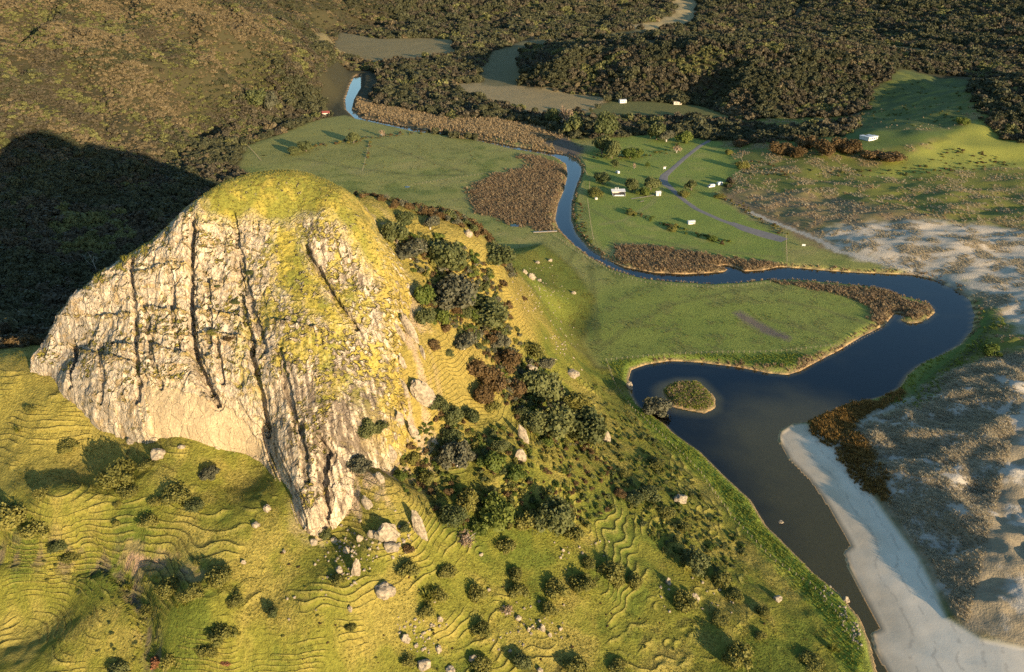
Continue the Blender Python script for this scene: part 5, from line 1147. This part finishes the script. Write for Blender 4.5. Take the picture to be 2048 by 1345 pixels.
def pond(px, py, wpx, hpx, name='pond'):
    p = hit(px, py); w = 0.5*px_size(px, py, wpx, p); V = [(p[0], p[1], p[2]+0.25)]; n = 18; r = random.Random(int(px))
    for k in range(n):
        a = 6.2832*k/n; f = r.uniform(0.7, 1.1); V.append((p[0]+math.cos(a)*w*f, p[1]+math.sin(a)*w*(hpx/wpx)*2.6*f, p[2]+0.25))
    tag(mesh_obj(name, V, [(0, 1+k, 1+(k+1) % n) for k in range(n)], mw), kind='structure')
pond(447, 339, 24, 6); pond(528, 312, 12, 3); pond(815, 375, 12, 5); pond(1032, 452, 30, 7)

# ------------------------------------------------------------------ buildings, vehicles, small things
M_white = plain('white_paint', (0.55, 0.54, 0.51), 0.5, vary=0.05); M_cream = plain('cream_paint', (0.62, 0.52, 0.40), 0.6, vary=0.08); M_dark = plain('dark_timber', (0.05, 0.045, 0.04), 0.7)
M_glass = plain('window_glass', (0.03, 0.035, 0.045), 0.1, spec=0.6); M_red = plain('red_roof', (0.25, 0.07, 0.05), 0.6); M_tyre = plain('tyre_rubber', (0.02, 0.02, 0.02), 0.9); M_steel = plain('galvanised_steel', (0.55, 0.56, 0.57), 0.4, 0.6); M_timber = plain('weathered_timber', (0.26, 0.21, 0.16), 0.9, vary=0.3); M_conc = plain('concrete', (0.35, 0.33, 0.30), 0.9)
def bx(name, c, s, mat, par, bevel=0.03, rot=(0, 0, 0)):
    bm = bmesh.new(); bmesh.ops.create_cube(bm, size=1.0); bmesh.ops.scale(bm, verts=bm.verts, vec=s)
    if bevel: bmesh.ops.bevel(bm, geom=bm.edges[:], offset=min(bevel, min(s)*0.3), segments=1, affect='EDGES')
    me = bpy.data.meshes.new(name); bm.to_mesh(me); bm.free(); me.materials.append(mat); o = bpy.data.objects.new(name, me); C.objects.link(o); o.parent = par; o.location = c; o.rotation_euler = rot; return o
def prism(name, prof, x0, x1, mat, par, axis='x', bevel=0.0):
    """profile in the other two axes, drawn out from x0 to x1"""
    n = len(prof); mk = (lambda t, p: (t, p[0], p[1])) if axis == 'x' else (lambda t, p: (p[0], t, p[1]))
    bm = bmesh.new(); A = [bm.verts.new(mk(x0, p)) for p in prof]; B = [bm.verts.new(mk(x1, p)) for p in prof]
    bm.faces.new(A); bm.faces.new(B[::-1])
    for i in range(n): bm.faces.new((A[i], B[i], B[(i+1) % n], A[(i+1) % n]))
    bmesh.ops.recalc_face_normals(bm, faces=bm.faces[:])
    if bevel: bmesh.ops.bevel(bm, geom=bm.edges[:], offset=bevel, segments=2, affect='EDGES')
    me = bpy.data.meshes.new(name); bm.to_mesh(me); bm.free(); me.materials.append(mat); o = bpy.data.objects.new(name, me); C.objects.link(o); o.parent = par; return o
def wheel(par, x, y, r=0.33, w=0.22):
    V = []; F = []; tube(V, F, [(x, y-w/2, r), (x, y+w/2, r)], [r, r], 14); F.append(tuple(range(13, -1, -1))); o = mesh_obj('wheel', V, F, M_tyre, par)
    V = []; F = []; s = 1 if y > 0 else -1; tube(V, F, [(x, y+s*(w/2-0.02), r), (x, y+s*(w/2+0.02), r)], [r*0.55, r*0.5], 10); mesh_obj('rim', V, F, M_steel, o)

def ground_pt(px, py): p = hit(px, py); return (p[0], p[1], p[2])
# open barbecue shelter
t = empty('camp_shelter', ground_pt(1238, 392), R(2)); tag(t, 'white-roofed open camp shelter with three white flues beside the river', 'shelter')
bx('floor', (0, 2.5, 0.05), (9.0, 7.0, 0.24), M_conc, t); bx('back_wall', (0, 5.8, 1.3), (9.2, 0.15, 2.4), M_cream, t); bx('side_wall', (-4.5, 2.9, 0.9), (0.15, 5.6, 1.6), M_white, t); bx('side_wall', (4.5, 2.9, 0.9), (0.15, 5.6, 1.6), M_white, t)
bx('front_bench', (0, -0.6, 0.45), (6.6, 0.5, 0.75), M_white, t); rf_ = bx('roof', (0, 4.3, 2.75), (10.2, 4.2, 0.14), M_white, t, rot=(R(14), 0, 0))
for k in range(3): bx('gutter_bracket', (-3 + 3*k, -2.1, -0.09), (0.12, 0.1, 0.1), M_steel, rf_, 0)
for x in (-4.2, 0, 4.2): bx('post', (x, 2.3, 1.25), (0.16, 0.16, 2.3), M_timber, t)
for x in (-2.5, 0.2, 2.9): bx('table', (x, 0.9, 0.7), (1.5, 0.8, 0.08), M_dark, t); 
bx('counter', (0, 2.0, 0.55), (7.5, 0.7, 0.9), M_dark, t)
for x in (-2.2, -1.1, 0.0):
    V = []; F = []; tube(V, F, [(x, 5.2, 2.7), (x, 5.2, 4.6)], [0.22, 0.22], 10); f_ = mesh_obj('flue', V, F, M_white, t); V = []; F = []; tube(V, F, [(x, 5.2, 4.62), (x, 5.2, 4.75)], [0.33, 0.05], 10); mesh_obj('cowl', V, F, M_white, f_)
def hut(name, px, py, L_, D_, H_, label, wall, roof, rz=0.0, cat='hut', gable=0.7, doors=1, windows=2):
    t = empty(name, ground_pt(px, py), rz); tag(t, label, cat)
    bx('wall', (0, 0, H_/2-0.1), (L_, D_, H_+0.2), wall, t, 0.02)
    prism('roof', [(-D_/2-0.3, H_-0.05), (0, H_+gable), (D_/2+0.3, H_-0.05), (D_/2+0.3, H_+0.07), (0, H_+gable+0.13), (-D_/2-0.3, H_+0.07)], -L_/2-0.25, L_/2+0.25, roof, t)
    for k in range(windows):
        w = bx('window', (-L_/2 + (k+1)*L_/(windows+2), -D_/2-0.02, H_*0.58), (L_*0.14, 0.05, H_*0.3), M_glass, t, 0); bx('frame', (0, -0.005, -H_*0.17), (L_*0.17, 0.08, 0.07), wall, w, 0)
    if doors: d = bx('door', (L_/2 - L_/(windows+2)*0.8, -D_/2-0.03, H_*0.42), (0.8, 0.06, H_*0.8), M_timber, t, 0); bx('handle', (0.3, -0.05, 0), (0.05, 0.05, 0.15), M_steel, d, 0)
    return t
hut('small_hut', 1316, 391, 3.4, 2.6, 2.3, 'small white hut at the end of the foot path', M_white, M_white, R(8), windows=1)
hut('long_shed', 1382, 448, 4.6, 2.2, 1.9, 'long low white shed alone on the lower camp lawn', M_white, M_white, R(14), 'shed', 0.3, windows=3)
hut('white_shed', 1245, 206, 7.5, 5.0, 3.2, 'white shed at the far edge of the tan field', M_white, M_white, R(12), 'shed', 0.6)
hut('cream_shed', 1355, 209, 8.5, 4.5, 2.6, 'low cream shed against the forest behind the far field', M_cream, M_cream, R(-6), 'shed', 0.5)
hut('farm_hut', 652, 232, 7.5, 5.5, 3.2, 'cream hut with red roof among trees at the left hill foot', M_cream, M_red, R(15), 'hut', 1.6)
# white house with wings on the terrace
t = empty('terrace_house', ground_pt(1742, 280), R(28)); tag(t, 'white flat-roofed house with side wings on the green terrace', 'house')
bx('wall', (0, 0, 1.3), (11, 4.2, 3.0), M_white, t); bx('roof', (0, 0, 2.95), (11.8, 5.0, 0.22), M_white, t)
bx('wing', (-3.2, 5.0, 1.2), (4.2, 5.4, 2.8), M_white, t); bx('wing_roof', (-3.2, 5.2, 2.72), (4.8, 5.9, 0.2), M_white, t); bx('wing', (4.0, 4.6, 1.1), (3.4, 4.6, 2.6), M_white, t); bx('wing_roof', (4.0, 4.8, 2.5), (4.0, 5.2, 0.2), M_white, t)
for k in range(4): w = bx('window', (-4 + 2.6*k, -2.13, 1.5), (1.5, 0.06, 1.2), M_glass, t, 0); bx('frame', (0, -0.03, 0), (0.08, 0.06, 1.25), M_white, w, 0)
# camper van, caravan, small van
def van(name, px, py, rz, label, L_=5.6, W_=2.0, H_=2.3):
    t = empty(name, ground_pt(px, py), rz); tag(t, label, 'van'); h = H_
    prism('body', [(-L_/2, 0.35), (L_/2-0.1, 0.35), (L_/2, 0.95), (L_/2-0.75, 1.2), (L_/2-1.35, h*0.93), (L_/2-1.7, h), (-L_/2+0.15, h), (-L_/2, h-0.3)], -W_/2, W_/2, M_white, t, 'y', 0.05)
    prism('windscreen', [(L_/2-0.72, 1.22), (L_/2-1.30, h*0.92), (L_/2-1.34, h*0.92), (L_/2-0.78, 1.2)], -W_/2+0.15, W_/2-0.15, M_glass, t, 'y')
    for s in (-1, 1):
        w = bx('side_window', (L_/2-1.75, s*(W_/2+0.005), h*0.72), (0.8, 0.03, 0.55), M_glass, t, 0); bx('side_window', (-0.5, s*(W_/2+0.005), h*0.72), (1.6, 0.03, 0.5), M_glass, t, 0)
        bx('headlight', (L_/2-0.03, s*(W_/2-0.3), 0.75), (0.08, 0.3, 0.18), M_glass, t, 0); d = bx('door', (L_/2-1.75, s*(W_/2+0.002), 0.85), (1.0, 0.02, 0.85), M_white, t, 0); bx('handle', (-0.35, s*0.02, 0.2), (0.15, 0.03, 0.04), M_steel, d, 0)
        for x in (L_/2-0.95, -L_/2+1.0): wheel(t, x, s*(W_/2-0.12))
    bx('bumper', (L_/2+0.02, 0, 0.45), (0.14, W_*0.95, 0.22), M_dark, t)
    return t
van('camper_van', 1422, 375, R(205), 'white camper van parked in front of the caravan on the camp lawn')
van('small_van', 1235, 347, R(110), 'small white van parked alone on the upper camp lawn', 4.4, 1.8, 2.0)
t = empty('caravan', ground_pt(1439, 371), R(28)); tag(t, 'white caravan parked behind the camper van on the camp lawn', 'caravan')
prism('body', [(-2.2, 0.5), (2.0, 0.45), (2.35, 1.2), (2.1, 2.3), (1.6, 2.55), (-1.9, 2.55), (-2.35, 2.1)], -1.05, 1.05, M_white, t, 'y', 0.08)
for s in (-1, 1): bx('window', (0.2, s*1.06, 1.7), (1.6, 0.04, 0.6), M_glass, t, 0); wheel(t, -0.2, s*0.95)
bx('door', (-1.3, -1.06, 1.45), (0.7, 0.04, 1.8), M_white, t, 0); V = []; F = []; tube(V, F, [(2.2, 0.5, 0.5), (3.4, 0, 0.5), (2.2, -0.5, 0.5)], [0.05]*3, 5); mesh_obj('drawbar', V, F, M_steel, t)
# signs and posts
t = empty('notice_board', ground_pt(1329, 340), R(25)); tag(t, 'roofed white notice board beside the road bend', 'sign')
for x in (-1, 1): bx('post', (x, 0, 1.1), (0.16, 0.16, 2.4), M_white, t)
bx('board', (0, -0.02, 1.5), (1.9, 0.08, 1.2), M_white, t); prism('roof', [(-0.5, 2.3), (0, 2.65), (0.5, 2.3), (0.5, 2.38), (0, 2.75), (-0.5, 2.38)], -1.4, 1.4, M_timber, t)
t = empty('info_panel', ground_pt(1607, 494), R(-10)); tag(t, 'small white panel on two posts beside the sand track', 'sign')
bx('panel', (0, 0, 1.1), (2.0, 0.08, 1.1), M_white, t)
for x in (-0.8, 0.8): bx('post', (x, 0.08, 0.6), (0.1, 0.1, 1.4), M_timber, t)
t = empty('water_tank', ground_pt(1192, 399), 0); tag(t, 'low pale water tank under the olive tree by the river', 'tank'); V = []; F = []
tube(V, F, [(0, 0, -0.1), (0, 0, 1.2), (0, 0, 1.22), (0, 0, 1.4)], [1.1, 1.1, 1.14, 0.3], 16); mesh_obj('drum', V, F, M_cream, t); bx('hatch', (0, 0, 1.42), (0.4, 0.4, 0.08), M_steel, t)
t = empty('bench', ground_pt(1284, 404), R(40)); tag(t, 'low timber bench frame on the lawn below the shelter', 'bench')
bx('seat', (0, 0, 0.45), (3.4, 0.9, 0.1), M_timber, t); 
for x in (-1.4, 1.4): bx('leg', (x, 0, 0.2), (0.12, 0.8, 0.5), M_timber, t)
# wharf-like footbridge over the drain
t = empty('footbridge', ground_pt(1090, 465), R(8)); tag(t, 'pale plank footbridge by the reed bed at the river bend', 'bridge')
for k in range(16): bx('plank', (-7 + 0.95*k, 0, 0.55), (0.85, 1.3, 0.09), M_conc, t, 0)
for s in (-1, 1): bx('beam', (0.1, s*0.5, 0.36), (15.2, 0.2, 0.25), M_timber, t, 0)

# fences -------------------------------------------------------------
POST = {}
def fence(px, label, step=3.0, h=1.15, rails=0, mat=None, r=0.07, name='fence', wires=3):
    P = [hit(a, b)[:2] for a, b in px]; L_ = [0]
    for i in range(1, len(P)): L_.append(L_[-1] + np.linalg.norm(P[i]-P[i-1]))
    n = max(2, int(L_[-1]/step)); t_ = np.linspace(0, L_[-1], n); X = np.interp(t_, L_, [p[0] for p in P]); Y = np.interp(t_, L_, [p[1] for p in P]); Zf = hz(X, Y)
    o = empty(name, (X[0], Y[0], Zf[0])); tag(o, label, 'fence'); key = (h, r)
    if key not in POST: V = []; F = []; tube(V, F, [(0, 0, -0.3), (0, 0, h)], [r*1.1, r], 6); q = mesh_obj('post', V, F, mat or M_timber, link=False); POST[key] = q.data
    for k in range(n):
        q = bpy.data.objects.new('post', POST[key]); C.objects.link(q); q.parent = o; q.location = (X[k]-X[0], Y[k]-Y[0], Zf[k]-Zf[0]); q.rotation_euler = (random.uniform(-.05, .05), random.uniform(-.05, .05), 0)
    for w in range(wires):
        V = []; F = []; tube(V, F, [(X[k]-X[0], Y[k]-Y[0], Zf[k]-Zf[0]+h*(0.35+0.28*w)) for k in range(n)], [0.008]*n, 3); mesh_obj('wire', V, F, M_timber, o)
    return o
fence([(1212,722),(1330,712),(1440,706),(1560,704),(1690,697),(1772,655)], 'long post fence between green paddock and the lagoon bank', 2.4)
fence([(1212,722),(1232,775),(1262,815),(1320,868),(1400,945),(1460,1030),(1545,1120),(1620,1170),(1665,1215),(1700,1275)], 'post fence above the bright river bank down the headland', 2.2)
fence([(1175,400),(1180,440),(1187,480)], 'pale fence on the river side of the camp lawn', 2.6)
fence([(1572,474),(1573,500),(1573,536)], 'short straight fence from the car park to the river', 2.0, 1.2)
fence([(1230,549),(1290,566),(1350,572),(1420,576),(1470,574),(1540,567)], 'riverside post fence along the top of the green paddock', 2.6)
fence([(1108,472),(1150,502),(1190,525),(1230,549)], 'post fence between toe slope and river reeds', 2.8)
fence([(815,373),(880,362),(940,353),(1000,345)], 'faint fence crossing the olive field', 3.0)
fence([(725,342),(732,315),(738,288)], 'fence up the middle of the olive field to the hedge', 3.0)
fence([(1435,392),(1500,428),(1545,455),(1572,472)], 'fence along the sandy scrub edge of the camp', 2.8)
fence([(1205,204),(1190,215),(1178,224)], 'pale fence dividing tan field and green far field', 3.0)
fence([(495,292),(510,308),(522,322)], 'short fence at the corner of the left field', 2.5)
fence([(1490,300),(1482,318),(1490,335),(1470,352)], 'short fence on the right side of the camp lawn', 2.6)
fence([(1168,340),(1180,360),(1178,385)], 'curved pale fence beside the river above the shelter', 2.5)
# ------------------------------------------------------------------ grass blades on the near slopes and paddocks
M_turf = leaf_mat('turf_blade', (0.12, 0.13, 0.022), (0.25, 0.215, 0.05), 0.35); turfp = [tuft_mesh('tuft', M_turf, 460+j, 16, 0.07, 1.0, 0.8) for j in range(4)]
M_past = leaf_mat('pasture_blade', (0.085, 0.12, 0.025), (0.19, 0.18, 0.055), 0.35); pastp = [tuft_mesh('tuft', M_past, 470+j, 16, 0.08, 1.1, 0.8) for j in range(4)]
inside = np.zeros_like(Z)
patch('headland_grass', fore*sstep(1.5, 3, sdR)*(0.35+0.65*sstep(-0.2, 0.4, t2 + 0.6*t1))*(1-0.85*TRK*sstep(0.72, 0.8, fr))*sstep(0.4, 1, sdS), 0.62, 0.30, turfp, 71, 0.95)
patch('pasture_grass', open_flat*(GX < 170)*(sdB > 2)*(GY > 300)*sstep(2, 4, sdR)*(GY < 720)*(1-np.maximum.reduce([W['reeds_a'], W['reeds_c'], W['reeds_p'], W['dirt'], W['camp']*0.7]))*(0.25+0.75*sstep(-0.2, 0.45, B2 + 0.5*B3)), 1.5, 0.42, pastp, 72, 0.9)
# turf on the crown and ledges of the dome
rd = np.random.default_rng(73); tp = rd.uniform(pg[0], pg[-1], 60000); tq = rd.uniform(qg[0], qg[-1], 60000); tk = (dhs(turf, tp, tq) > rd.uniform(0.35, 1.0, 60000)) & (dhs(so, tp, tq) < 0.5); tp, tq = tp[tk], tq[tk]
TV = DO + tp[:, None]*EP + tq[:, None]*EQ + dhs(DH, tp, tq)[:, None]*DN; tsz = 0.32*rd.uniform(0.5, 1.5, len(tp))
M_crown = leaf_mat('dry_turf_blade', (0.19, 0.175, 0.035), (0.34, 0.29, 0.075), 0.35); crp = [tuft_mesh('tuft', M_crown, 480+j, 16, 0.07, 1.0, 0.8) for j in range(3)]
scatter('dome_turf', TV - 0.04*DN, np.c_[tsz, tsz, tsz], crp, seed=12, tilt=0.3)
# @@END
